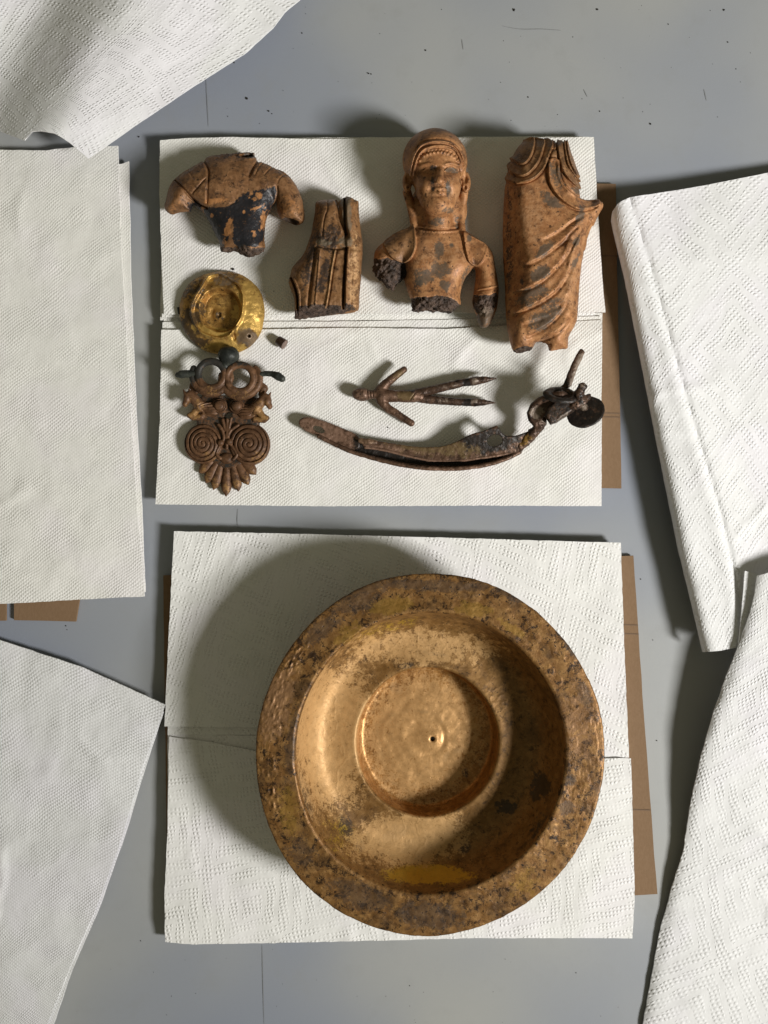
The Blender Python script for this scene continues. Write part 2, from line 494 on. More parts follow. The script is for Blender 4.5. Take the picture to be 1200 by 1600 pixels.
def table_mat():
    t = NT('grey_laminate'); tc = t.n('ShaderNodeTexCoord').outputs['Object']
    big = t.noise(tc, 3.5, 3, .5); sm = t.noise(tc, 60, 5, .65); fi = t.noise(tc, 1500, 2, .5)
    c = t.mix(t.ramp(big, .38, .62), (.248, .272, .328), (.365, .37, .358))  # lighter, warmer tone of the broad noise paints in glare on the tabletop
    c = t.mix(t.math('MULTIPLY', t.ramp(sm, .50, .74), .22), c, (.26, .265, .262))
    c = t.mix(t.math('MULTIPLY', t.ramp(fi, .62, .75), .12), c, (.42, .43, .43))
    mp = t.n('ShaderNodeMapping'); t.l(tc, mp.inputs[0]); mp.inputs['Scale'].default_value = (9, 160, 9); mp.inputs['Rotation'].default_value = (0, 0, 1.2)
    sc_ = t.noise(mp.outputs[0], 1, 5, .7); mp2 = t.n('ShaderNodeMapping'); t.l(tc, mp2.inputs[0]); mp2.inputs['Scale'].default_value = (220, 12, 9)
    sc2 = t.noise(mp2.outputs[0], 1, 4, .7)
    c = t.mix(t.math('MULTIPLY', t.ramp(sc_, .66, .72), .25), c, (.36, .36, .35))
    c = t.mix(t.math('MULTIPLY', t.ramp(sc2, .70, .74), .22), c, (.2, .2, .2))
    t.l(c, t.b.inputs['Base Color'])
    t.l(t.math('ADD', t.math('MULTIPLY', sm, .25), .33), t.b.inputs['Roughness'])
    t.b.inputs['Specular IOR Level'].default_value = .4
    t.l(t.bump(t.math('ADD', fi, t.math('MULTIPLY', sm, 2.0)), .12, .0002), t.b.inputs['Normal'])
    return t.m
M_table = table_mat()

# ================================================================== the table
def box_mesh(x0, x1, y0, y1, z0, z1):
    V = [(x, y, z) for z in (z0, z1) for y in (y0, y1) for x in (x0, x1)]
    F = [(0, 2, 3, 1), (4, 5, 7, 6), (0, 1, 5, 4), (2, 6, 7, 3), (0, 4, 6, 2), (1, 3, 7, 5)]
    return np.array(V, float), np.array(F)
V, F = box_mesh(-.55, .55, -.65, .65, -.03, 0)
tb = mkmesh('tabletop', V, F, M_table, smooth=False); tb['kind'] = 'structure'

def slab_poly(poly, z0, z1):
    """prism metres-free: plan polygon in photo units -> V,F quads (fan by ring to inner ring)"""
    P = np.array(poly, float); n = len(P); c = P.mean(0)
    return P, n, c

# ---- scratches and crumbs on the tabletop
def strip(name, pts, wd, z, mat, parent=None):
    P = cr(pts, 5, False); T = np.gradient(P, axis=0); T /= np.linalg.norm(T, axis=1, keepdims=True) + 1e-9
    Nn = np.stack([-T[:, 1], T[:, 0]], 1); n = len(P)
    ww = wd * (0.4 + 0.6 * np.sin(np.linspace(0.15, math.pi - .15, n)))[:, None]
    A = P + Nn * ww / 2; B = P - Nn * ww / 2
    V = np.array([[(p[0] - 600) * S, (800 - p[1]) * S, z * S] for q in (A, B) for p in q])
    F = [(i, i + 1, n + i + 1, n + i) for i in range(n - 1)]
    return mkmesh(name, V, F, mat, parent, smooth=False)
M_scr = flat_mat('scratch_grey', (.225, .23, .235), .6)
for i, p in enumerate([[(785, 41), (812, 46), (846, 46), (876, 48)], [(322, 120), (324, 160), (326, 198)], [(912, 140), (918, 152)],
                       [(722, 62), (724, 78)], [(410, 1476), (411, 1530), (413, 1600)], [(372, 795), (371, 812), (372, 826)],
                       [(1100, 140), (1104, 158)], [(150, 1350), (160, 1380)]]):
    o = strip('scratch', p, .8, 1.0, M_scr, tb)

def pebble(n_, seed):
    r = np.random.RandomState(seed)
    V = []; F = []
    for k in range(5):
        a = -math.pi / 2 + math.pi * k / 4
        for j in range(7):
            b = 2 * math.pi * j / 7
            q = 1 + r.uniform(-.3, .3)
            V.append((math.cos(a) * math.cos(b) * q, math.cos(a) * math.sin(b) * q, math.sin(a) * .7 * q + .6))
    for k in range(4):
        for j in range(7):
            F.append((k * 7 + j, k * 7 + (j + 1) % 7, (k + 1) * 7 + (j + 1) % 7, (k + 1) * 7 + j))
    return np.array(V), np.array(F)
crumbs = [(386, 154, 3, 0), (420, 174, 2.2, 0), (425, 178, 1.4, 0), (217, 214, 2.2, 0), (803, 16, 3, 0), (933, 15, 2.6, 0), (1131, 16, 2.2, 0), (665, 79, 2, 0),
          (576, 115, 2, 0), (580, 116, 1.5, 0), (574, 114, 1.2, 0), (825, 152, 1.8, 0), (937, 174, 1.6, 0), (1016, 194, 2.4, 0), (1137, 66, 1.6, 0), (1044, 38, 1.4, 0), (895, 58, 1.2, 0),
          (1150, 108, 1.3, 0), (472, 52, 1.6, 0), (690, 15, 1.0, 0), (1026, 1157, 1.6, 0), (1001, 905, 1.4, 0), (220, 1470, 1.3, 0), (103, 978, 1.5, 0), (105, 984, 1.0, 0), (366, 98, 1.8, 0), (356, 182, 1.2, 0),
          (683, 876, 1.8, 23), (364, 421, 3.2, 23), (428, 455, 1.2, 23), (606, 668, 1.8, 20), (1020, 1000, 1.2, 0), (640, 1540, 1.1, 0), (900, 1520, 1.2, 0)]
CV = []; CF = []; off = 0
rr_ = np.random.RandomState(5)
for _ in range(60):
    cx_, cy_ = rr_.uniform(250, 1190), rr_.uniform(5, 200)
    if cx_ + cy_ > 480: crumbs.append((cx_, cy_, rr_.uniform(.4, 1.0), 0))
for _ in range(25): crumbs.append((rr_.uniform(120, 1000), rr_.uniform(1482, 1598), rr_.uniform(.4, .9), 0))
for i, (x, y, r, z) in enumerate(crumbs):
    V, F = pebble(6, i); p = wpos(x, y, z)
    V = V * r * S * .62 + np.array(p)[None]; CV.append(V); CF.append(F + off); off += len(V)
o = mkmesh('crumbs', np.concatenate(CV), np.concatenate(CF), M_speck, smooth=True)
tagit(o, 'tiny dark crumbs scattered over the grey tabletop and towels', 'crumbs', None, 'stuff')

# ================================================================== paper and cardboard sheets
def resample(pts, n):
    P = np.array(pts, float); d = np.r_[0, np.cumsum(np.linalg.norm(np.diff(P, axis=0), axis=1))]
    t = np.linspace(0, d[-1], n)
    return np.stack([np.interp(t, d, P[:, 0]), np.interp(t, d, P[:, 1])], 1), d[-1]

def sheet(name, top, right, bottom, left, zf, mat, th=3.0, step=7.0, rag=.5, parent=None, base=None, wave=1.0, seed=0, uvrot=0, uvoff=(0, 0), taper=None):
    """Coons patch: top & bottom run left->right, left & right run top->bottom; photo units; zf(x,y)->height of the upper face"""
    _, lt = resample(top, 2); _, lb = resample(bottom, 2); _, ll = resample(left, 2); _, lr = resample(right, 2)
    nu = max(3, int(max(lt, lb) / step)); nv = max(3, int(max(ll, lr) / step))
    T, _ = resample(top, nu); B, _ = resample(bottom, nu); L, _ = resample(left, nv); R, _ = resample(right, nv)
    u = np.linspace(0, 1, nu)[None, :, None]; v = np.linspace(0, 1, nv)[:, None, None]
    P = (1 - v) * T[None] + v * B[None] + (1 - u) * L[:, None] + u * R[:, None] \
        - ((1 - u) * (1 - v) * T[0] + u * (1 - v) * T[-1] + (1 - u) * v * B[0] + u * v * B[-1])
    x, y = P[..., 0], P[..., 1]
    x = x + 1.5 * rag * fbm2(x + 31, y, 11, 3, seed); y = y + 1.5 * rag * fbm2(x, y + 77, 11, 3, seed + 1)
    rd_ = np.abs(fbm2(x, y, 120, 2, seed + 4)); wr = np.exp(-(rd_ / .035) ** 2) * sstep(.0, .5, fbm2(x, y, 90, 1, seed + 5))
    z = zf(x, y) + wave * 1.5 * fbm2(x, y, 80, 2, seed + 2) + wave * .45 * fbm2(x, y, 24, 2, seed + 3) + wave * 1.3 * wr
    k = 1 - z / D
    X = (x - 600) * k * S; Y = (800 - y) * k * S
    V1 = np.stack([X, Y, z * S], -1).reshape(-1, 3); V2 = V1.copy(); V2[:, 2] -= th * S
    idx = np.arange(nu * nv).reshape(nv, nu); o2 = nu * nv
    q = np.stack([idx[1:, :-1], idx[1:, 1:], idx[:-1, 1:], idx[:-1, :-1]], -1).reshape(-1, 4)
    Fs = [q, q[:, ::-1] + o2]
    ring = np.r_[idx[0, :], idx[1:, -1], idx[-1, -2::-1], idx[-2:0:-1, 0]]
    a = ring; b = np.roll(ring, -1)
    Fs.append(np.stack([a, b, b + o2, a + o2], 1))
    Fall = np.concatenate(Fs); V = np.concatenate([V1, V2])
    uu = np.broadcast_to(np.linspace(0, 1, nu)[None, :] * (lt + lb) / 2, (nv, nu)); vv = np.broadcast_to(np.linspace(0, 1, nv)[:, None] * (ll + lr) / 2, (nv, nu))
    ca, sa = math.cos(math.radians(uvrot)), math.sin(math.radians(uvrot))
    UV = np.stack([uu * ca + vv * sa + uvoff[0], -uu * sa + vv * ca + uvoff[1]], -1).reshape(-1, 2); UV = np.concatenate([UV, UV])
    if base is None: base = V.mean(0); base[2] = V[:, 2].min()
    base = np.array(base)
    o = mkmesh(name, V - base[None], Fall, mat, parent, None if parent else base, None, UV, True)
    me = o.data
    # keep the cut edge crisp
    try:
        me.set_sharp_from_angle(angle=math.radians(50))
    except Exception: pass
    return o, base

def flatz(z): return lambda x, y: np.full(np.shape(x), float(z))

GP = 'folded white paper towels'
# ---- cardboard under the upper towels
def card(top, right, bottom, left, z, label, creases, group='cardboard pieces under the towels'):
    o, b = sheet('cardboard_sheet', top, right, bottom, left, flatz(z), M_card, 5.0, 30, .6, wave=0.0)
    tagit(o, label, 'cardboard', group)
    for (a, c) in creases:
        (x0, y0), (x1, y1) = a, c
        P = np.array([wpos(x0, y0 - .8, z + .7), wpos(x1, y1 - .8, z + .7), wpos(x1, y1 + .8, z + .7), wpos(x0, y0 + .8, z + .7)]) - b[None]
        mkmesh('crease', P, [(3, 2, 1, 0)], M_crease, o, smooth=False)
card([(300, 288), (962, 287)], [(962, 287), (966, 500), (971, 763)], [(300, 765), (971, 763)], [(300, 288), (300, 765)], 8,
     'brown cardboard strip showing right of the upper paper towels', [((930, 399), (965, 400)), ((930, 645), (969, 646)), ((930, 651), (969, 652))])
card([(255, 899), (990, 868)], [(990, 868), (1004, 1090), (1027, 1397)], [(262, 1442), (1027, 1397)], [(255, 899), (262, 1442)], 8,
     'brown cardboard showing right of the towel under the big bowl', [((970, 976), (997, 977)), ((972, 990), (998, 991)), ((985, 1265), (1017, 1266))])
card([(22, 880), (125, 880)], [(125, 880), (125, 966), (118, 971)], [(22, 969), (118, 971)], [(22, 880), (22, 969)], 7,
     'small brown cardboard flap under the left towel beside the gap', [])
card([(-60, 880), (9, 880)], [(9, 880), (9, 970)], [(-60, 970), (9, 970)], [(-60, 880), (-60, 970)], 7,
     'corner of brown cardboard at the left edge under the left towel', [])

def towel(label, group=GP):
    return label

# ---- upper centre stack (under the statuette fragments)
o, b = sheet('paper_towel', [(250, 219), (290, 216), (365, 214), (480, 217), (700, 216), (928, 214)], [(928, 214), (934, 330), (941, 430), (946, 488)],
             [(256, 491), (400, 492), (700, 489), (946, 488)], [(250, 219), (249, 300), (253, 420), (256, 491)],
             lambda x, y: 23 + 2.0 * sstep(300, 250, x) * sstep(300, 216, y) - 1.0 * sstep(900, 950, x), M_pw, 2.6, 6, .6, seed=1, wave=1.1)
tagit(o, 'cream folded paper towel lying under the statuette head and torso fragments', 'paper towel', GP)
sheet('folded_layer', [(300, 219), (500, 215), (910, 213)], [(910, 213), (936, 488)], [(253, 496), (936, 494)], [(300, 219), (251, 330), (253, 496)], flatz(18.5), M_pw, 2.4, 12, .6, o, b, seed=2, wave=.8)
sheet('folded_layer', [(258, 224), (905, 217)], [(905, 217), (930, 500)], [(250, 500), (930, 500)], [(258, 224), (250, 500)], flatz(14), M_pw, 3.6, 12, .6, o, b, seed=3, wave=.5)
o, b = sheet('paper_towel', [(252, 515), (400, 515), (560, 512), (700, 514), (850, 505), (941, 500)], [(941, 500), (940, 640), (940, 791)],
             [(243, 788), (500, 791), (760, 790), (940, 791)], [(252, 515), (250, 650), (243, 788)],
             lambda x, y: 20.5 + 1.5 * np.exp(-((y - 515) / 6.0) ** 2), M_pw, 2.6, 6, .6, seed=4, wave=1.3)
tagit(o, 'cream folded paper towel lying under the bronze ornament and curved strap', 'paper towel', GP)
sheet('folded_layer', [(254, 503), (560, 502), (941, 494)], [(941, 494), (938, 788)], [(246, 785), (938, 788)], [(254, 503), (246, 785)], flatz(16.5), M_pw, 2.4, 10, .6, o, b, seed=5, wave=.9)
sheet('folded_layer', [(256, 497), (941, 489)], [(941, 489), (935, 785)], [(249, 784), (935, 785)], [(256, 497), (249, 784)], flatz(12.5), M_pw, 3.4, 14, .6, o, b, seed=6, wave=.5)

# ---- lower centre stack (under the bowl)
o, b = sheet('paper_towel', [(272, 830), (500, 835), (760, 842), (970, 848)], [(970, 848), (975, 1000), (983, 1184)],
             [(257, 1135), (480, 1138), (720, 1160), (983, 1184)], [(272, 830), (264, 980), (257, 1135)],
             lambda x, y: 23 - 2 * sstep(1100, 1160, y), M_pd, 2.6, 6, .6, seed=7, wave=1.3, uvrot=-28)
tagit(o, 'dotted white paper towel folded under the upper half of the big bowl', 'paper towel', GP)
sheet('folded_layer', [(276, 834), (968, 852)], [(968, 852), (980, 1150)], [(262, 1148), (980, 1186)], [(276, 834), (262, 1148)], flatz(17), M_pd, 3.4, 12, .6, o, b, seed=8, wave=.6)
o, b = sheet('paper_towel', [(264, 1151), (330, 1160), (420, 1178), (700, 1184), (986, 1185)], [(986, 1185), (990, 1330), (992, 1400), (988, 1466)],
             [(258, 1472), (300, 1476), (500, 1472), (740, 1466), (988, 1466)], [(264, 1151), (262, 1290), (257, 1400), (258, 1472)],
             lambda x, y: 20.5 - 4 * sstep(1440, 1475, y) + 2.2 * np.exp(-((x - 330) / 60) ** 2) * sstep(1300, 1450, y), M_pd, 2.6, 6, .6, seed=9, wave=1.8, uvrot=35)
tagit(o, 'dotted white paper towel folded under the lower half of the big bowl', 'paper towel', GP)
sheet('folded_layer', [(262, 1143), (330, 1148), (980, 1160)], [(980, 1160), (986, 1462)], [(262, 1466), (986, 1462)], [(262, 1143), (262, 1466)], flatz(15.5), M_pd, 2.4, 10, .6, o, b, seed=10, wave=.9)
sheet('folded_layer', [(266, 1139), (980, 1154)], [(980, 1154), (982, 1458)], [(265, 1462), (982, 1458)], [(266, 1139), (265, 1462)], flatz(12), M_pd, 3.6, 14, .6, o, b, seed=11, wave=.4)

# ---- left towel
o, b = sheet('paper_towel', [(-90, 238), (0, 234), (70, 235), (120, 229), (184, 228)], [(184, 228), (190, 400), (203, 620), (213, 780), (226, 932)],
             [(-90, 950), (0, 944), (120, 937), (226, 932)], [(-90, 238), (-90, 950)],
             lambda x, y: 17 + 0.0 * x, M_pw, 2.6, 7, .6, seed=12, wave=1.8, uvrot=3)
tagit(o, 'white paper towel with fine weave lying at the left edge of the table', 'paper towel', GP)
sheet('folded_layer', [(-90, 256), (190, 256), (201, 252)], [(201, 252), (204, 420), (213, 650), (222, 800), (227, 925)], [(-90, 944), (227, 925)], [(-90, 256), (-90, 944)], flatz(12.5), M_pw, 3.4, 12, .6, o, b, seed=13, wave=.8)

# ---- lower left towel
def z4(x, y):
    return 14 + 15 * sstep(-100, 258, x) - 4 * sstep(1200, 1500, y)
o, b = sheet('paper_towel', [(-120, 955), (0, 1000), (130, 1043), (258, 1101)], [(258, 1101), (222, 1200), (190, 1310), (150, 1420), (110, 1510), (62, 1630)],
             [(-160, 1640), (62, 1630)], [(-120, 955), (-160, 1640)], z4, M_pw2, 2.6, 7, .6, seed=14, wave=2.2, uvrot=-14)
tagit(o, 'pale paper towel lying slanted at the lower left corner', 'paper towel', GP)
sheet('folded_layer', [(-120, 965), (0, 1010), (256, 1112)], [(256, 1112), (227, 1200), (194, 1310), (155, 1420), (113, 1515), (74, 1630)], [(-160, 1640), (74, 1630)], [(-120, 965), (-160, 1640)],
      lambda x, y: z4(x, y) - 4.5, M_pw2, 2.4, 12, .6, o, b, seed=15, wave=.8)

# ---- upper left towel, curled up
def z1(x, y):
    s = (x - 48) * .869 + (y - 205) * .496
    z = sum(np.interp(s + q, [-330, -200, -150, -100, -70, -20, 0, 22, 50, 95, 160, 230, 300, 420], [44, 46, 42, 31, 33, 60, 71, 77, 76, 68, 52, 38, 26, 10]) for q in (-18, -9, 0, 9, 18)) / 5
    return z - 6 * sstep(170, 250, y)
o, b = sheet('paper_towel', [(-160, -130), (200, -150), (560, -130)], [(560, -130), (502, -48), (468, 0), (446, 18), (425, 45), (382, 84), (300, 136), (205, 200), (166, 228), (137, 247)],
             [(-160, 150), (-60, 185), (0, 205), (38, 219), (46, 206), (64, 204), (84, 208), (108, 222), (137, 247)], [(-160, -130), (-160, 150)], z1, M_pd2, 2.2, 6, .5, seed=16, wave=1.6, uvrot=-32)
tagit(o, 'white dotted paper towel with curled up corner at the top left', 'paper towel', GP)

# ---- right towel with the rolled fold
def left5(y): return np.interp(y, [270, 345, 430, 660, 860, 1018, 1100], [948, 955, 975, 1020, 1060, 1098, 1112])
def crease5(y): return np.interp(y, [270, 312, 410, 540, 680, 800, 900, 960, 1020], [975, 985, 1016, 1051, 1091, 1127, 1150, 1160, 1168])
def z5(x, y):
    d = np.maximum(x - left5(y), 0) * .97
    R = 21.0
    z = 52 - R + np.sqrt(np.maximum(R * R - (R - np.minimum(d, R)) ** 2, 0))
    c = x - crease5(y)
    z = z - 3.0 * np.exp(-((c + 1) / 3.5) ** 2) - 5 * sstep(0, 60, c) + 2.0 * np.exp(-((c + 14) / 10.0) ** 2)
    return z - 12 * sstep(1050, 1250, x) - 8 * sstep(420, 270, y) * sstep(980, 1100, x)
o, b = sheet('paper_towel', [(955, 345), (957, 330), (966, 317), (985, 308), (1050, 298), (1100, 290), (1200, 270), (1330, 246)], [(1330, 246), (1330, 1000)],
             [(1098, 1019), (1120, 1016), (1150, 1009), (1160, 1004), (1200, 990), (1330, 985)], [(955, 345), (965, 390), (975, 430), (998, 545), (1020, 660), (1040, 760), (1060, 860), (1080, 940), (1098, 1019)],
             z5, M_pd2, 2.4, 5, .4, seed=17, wave=1.3, uvrot=4)
tagit(o, 'white dotted paper towel with long rolled fold at the upper right', 'paper towel', GP)
sheet('folded_layer', [(972, 345), (1330, 300)], [(1330, 300), (1330, 960)], [(1112, 985), (1330, 960)], [(972, 345), (1040, 680), (1112, 985)], flatz(12), M_pd2, 3, 14, .6, o, b, seed=18, wave=1)

# ---- lower right towel
def z6(x, y):
    e = np.interp(y, [890, 1000, 1100, 1180, 1300, 1400, 1600], [1185, 1158, 1120, 1095, 1068, 1046, 1003])
    d = np.maximum(x - e, 0)
    top = np.interp(y, [890, 1000, 1150, 1300, 1420, 1640], [74, 66, 50, 26, 15, 12])
    return top - 7 * np.exp(-d / 10.0) + 6 * sstep(20, 120, d) * sstep(1500, 1200, y)
o, b = sheet('paper_towel', [(1184, 899), (1215, 892), (1360, 870)], [(1360, 870), (1360, 1660)], [(998, 1640), (1360, 1660)],
             [(1184, 899), (1176, 945), (1158, 1000), (1136, 1055), (1118, 1105), (1096, 1180), (1080, 1250), (1068, 1330), (1052, 1380), (1030, 1460), (1012, 1560), (998, 1640)],
             z6, M_pd2, 2.4, 6, .8, seed=19, wave=1.8, uvrot=20, uvoff=(40, 60))
tagit(o, 'white dotted paper towel with raised slanted edge at the lower right', 'paper towel', GP)
sheet('folded_corner', [(1164, 892), (1190, 898)], [(1190, 898), (1176, 950), (1156, 1010)], [(1154, 1008), (1156, 1010)], [(1164, 892), (1160, 940), (1154, 1008)], flatz(56), M_pd2, 2.0, 6, .3, o, b, seed=20, wave=.6)

# ================================================================== the big bowl
def bowl():
    cx, cy = 64.0, -341.5                    # centre, table units
    zb = 23.0
    root = bpy.data.objects.new('bowl', None); col.objects.link(root); root.location = (cx * S, cy * S, zb * S)
    tagit(root, 'large round bronze bowl with wide flat rim and sunken centre', 'bowl')
    ey = 1.05
    def ang_shape(a, r):
        return 1 + 0.006 * np.sin(2 * a + .8) + .004 * np.sin(3 * a + 2) + .002 * np.sin(7 * a)
    # profile: r, z of the upper face, from the centre outward
    well = [(3.6, 36), (6, 37.3), (14, 36.8), (30, 35), (50, 33.5), (72, 32), (90, 32), (98.5, 34.5), (102.3, 43), (103.8, 58), (104.5, 70)]
    basin = [(104.5, 70), (106.2, 73.2), (110, 73.8), (118, 72), (132, 69.5), (146, 69.5), (157, 72.5), (166.5, 80), (174.5, 91), (180.5, 106), (184.8, 122), (187.5, 136)]
    rim = [(187.5, 136), (189, 140.5), (192, 142.4), (197, 142.2), (210, 141), (228, 140.5), (238, 140), (242.5, 139.3), (244, 137.2), (243, 135), (238, 134.4)]
    under = [(238, 134.4), (215, 134.5), (200, 133), (192.5, 124), (189, 106), (183, 88), (175, 72), (165, 61), (150, 56.5), (125, 54), (110, 50), (108.5, 34), (104, 26.5), (96, 24.8), (80, 24.6), (40, 25.5), (10, 29), (3.6, 30), (3.6, 36)]
    def prof(pts, n):
        P = cr(pts, 10, False); P, _ = resample(P, n); return P
    NA = 720
    a = np.linspace(0, 2 * math.pi, NA, endpoint=False)
    def build(name, pts, n, mat, amp, label=None):
        P = prof(pts, n); r = P[:, 0][:, None]; z = P[:, 1][:, None]
        A = a[None, :]
        k = ang_shape(A, r)
        # the well is slightly off round, the hole off centre
        wr = sstep(130, 90, r)
        hx = 10 * sstep(40, 4, r); hy = -4 * sstep(40, 4, r)
        X = r * k * np.cos(A) + hx * 1.0 + 0 * wr; Y = r * k * np.sin(A) * (ey + .012 * wr) + hy + 3.0 * sstep(235, 190, r) * (1 - wr)
        Z = z + 0 * A
        # the rim is warped
        rimw = sstep(170, 230, r)
        Z = Z + rimw * (2.2 * np.sin(2 * A + 1) + 1.4 * np.sin(3 * A))
        V = np.stack([X, Y, Z], -1).reshape(-1, 3)
        idx = np.arange(n * NA).reshape(n, NA); i2 = np.roll(idx, -1, 1)
        F = np.stack([idx[:-1], idx[1:], i2[1:], i2[:-1]], -1).reshape(-1, 4)
        N = normals(V, F)
        PP = V.copy()
        photo_x = 600 + (V[:, 0] + cx) / (1 - V[:, 2] / D); photo_y = 800 - (V[:, 1] + cy) / (1 - V[:, 2] / D)
        d = amp * (1.1 * fbm(PP, 26, 3, 3) + .35 * fbm(PP, 7, 2, 4))
        Q = np.stack([photo_x, photo_y, V[:, 2]], 1)
        rr = np.repeat(P[:, 0], NA)
        if name == 'rim':
            # encrusted patches along the left edge
            enc = np.maximum.reduce([blob(Q, (452, 1045), (14, 60), 28, seed=1), blob(Q, (428, 1120), (17, 38), 14, seed=2), blob(Q, (420, 1190), (12, 30), 0, seed=3), blob(Q, (424, 1250), (10, 22), -10, seed=4)])
            g = fbm(PP, 4.0, 2, 9)
            d = d + enc * (np.maximum(g, -.1) * 2.6) * (rr > 190)
            # flaking corrosion crust all round
            f = fbm(PP, 16, 4, 11); d = d + .35 * sstep(.02, .10, f) * (rr > 192)
            f = fbm(PP, 30, 4, 12); d = d - .35 * sstep(.10, .16, f) * (rr > 192)
            gold = np.maximum.reduce([blob(Q, (612, 946), (30, 13), -8, seed=5), blob(Q, (742, 952), (30, 11), 8, seed=6), blob(Q, (800, 982), (22, 7), 35, seed=7),
                                      .8 * blob(Q, (545, 990), (26, 12), -35, seed=8), .7 * blob(Q, (452, 1270), (16, 40), -8, seed=9), .55 * blob(Q, (820, 1380), (26, 20), -40, seed=10)])
            dk = np.maximum.reduce([blob(Q, (668, 1432), (58, 20), 4, seed=11), blob(Q, (560, 1400), (46, 20), 20, seed=12), blob(Q, (560, 935), (45, 22), -25, seed=13), blob(Q, (680, 915), (90, 9), 2, seed=14),
                                    blob(Q, (891, 1219), (9, 10), 0, na=.25, seed=15), blob(Q, (886, 1262), (14, 11), 0, seed=16), blob(Q, (912, 1085), (10, 20), -20, seed=17), blob(Q, (500, 985), (34, 13), -40, seed=18),
                                    .9 * blob(Q, (455, 1170), (9, 60), 5, seed=19), .8 * blob(Q, (470, 1330), (20, 26), -30, seed=20), blob(Q, (805, 930), (30, 10), 20, seed=21), blob(Q, (890, 1000), (12, 30), -30, seed=23)])
            tan = .9 * blob(Q, (435, 1095), (22, 60), 15, seed=22) + .6 * blob(Q, (900, 1130), (24, 60), 0, seed=24)
            Mk = masks(len(V), dk, gold, tan)
        elif name == 'basin':
            gold = np.maximum.reduce([blob(Q, (668, 1366), (64, 15), 1, na=.2, seed=31), blob(Q, (540, 1310), (40, 26), 38, seed=32) * .35])  # gold crescent low on the wall, with its yellow reflection painted in
            gold = np.maximum(gold, .4 * blob(Q, (590, 985), (70, 10), -14, seed=33))
            dk = np.maximum.reduce([blob(Q, (540, 1292), (11, 22), -10, seed=34), blob(Q, (562, 1322), (9, 9), 0, seed=35), blob(Q, (652, 1342), (7, 7), 0, seed=36), blob(Q, (722, 1322), (14, 10), 0, seed=37),
                                    blob(Q, (845, 1230), (16, 22), 20, seed=38), blob(Q, (790, 1260), (15, 12), 0, seed=39), .9 * blob(Q, (620, 1300), (20, 10), -20, seed=40), blob(Q, (632, 1040), (12, 4), -10, seed=41),
                                    blob(Q, (680, 1022), (18, 4), 10, seed=42), .7 * blob(Q, (850, 1300), (20, 30), 30, seed=43), .8 * blob(Q, (477, 1240), (8, 40), -14, seed=44)])
            tan = np.maximum.reduce([blob(Q, (520, 1150), (66, 112), 8, na=.3, ns=22, seed=45), blob(Q, (640, 1310), (90, 42), -6, na=.3, ns=16, seed=46), .8 * blob(Q, (660, 1012), (110, 28), 0, seed=47)])
            ln = np.abs(fbm(PP, 40, 3, 15)) ; d = d + .35 * sstep(.03, 0, ln)
            Mk = masks(len(V), dk, gold, tan)
        elif name == 'well':
            tan = .95 * blob(Q, (655, 1150), (95, 100), 0, na=.25, ns=22, seed=51)
            dk = np.maximum.reduce([blob(Q, (663, 1112), (8, 2.5), 0, seed=52), blob(Q, (697, 1183), (4, 8), 20, seed=53), blob(Q, (716, 1172), (7, 4), -20, seed=54), blob(Q, (726, 1208), (6, 8), 0, seed=55), blob(Q, (620, 1075), (14, 8), 20, seed=56) * .7,
                                    blob(Q, (690, 1128), (3, 3), 0, seed=57)])
            d = d + 1.1 * fbm(PP, 24, 2, 21) * sstep(98, 70, rr) - 1.5 * np.exp(-((rr - 22) / 9) ** 2) + .14 * np.sin(rr * .42 + fbm(PP, 30, 2, 22) * 3) * sstep(90, 60, rr)
            Mk = masks(len(V), dk, None, tan)
        else:
            Mk = masks(len(V), .3 + 0 * V[:, 0])
        fade = np.ones(len(V))
        # join the parts exactly: no displacement on the shared rings
        s_ = np.repeat(np.minimum(np.arange(n), np.arange(n)[::-1]), NA) / 4.0
        fade = np.clip(s_, 0, 1)
        V = V + N * (d * fade)[:, None]
        V[:, 2] -= zb
        o = mkmesh(name, V * S, F, mat, root, None, Mk)
        if label: o['label'] = label
        return o
    mb = patina('bowl_bronze_rim', (.195, .094, .028), (.27, .145, .048), (.045, .023, .010), .34, .46, .9,
                ((.055, .036, .024), (.30, .17, .03), (.24, .13, .06)), (.1, .3, .3), .00022, 1100, .7, None, (.62, .55, .8), 1.0)
    m2 = patina('bowl_bronze_basin', (.21, .108, .032), (.29, .16, .055), (.085, .045, .018), .34, .52, .6,
                ((.05, .034, .022), (.55, .36, .05), (.56, .34, .145)), (.1, .7, .22), .00016, 1100, .5)
    m3 = patina('bowl_bronze_well', (.30, .135, .034), (.42, .215, .068), (.14, .062, .02), .42, .40, .45,
                ((.05, .03, .02), (.5, .33, .08), (.56, .33, .14)), (.1, .6, .35), .00016, 1100, .35)
    build('well', well, 90, m3, .8); build('basin', basin, 110, m2, .8); build('rim', rim, 80, mb, .35); build('underside', under, 80, mb, .5)
bowl()

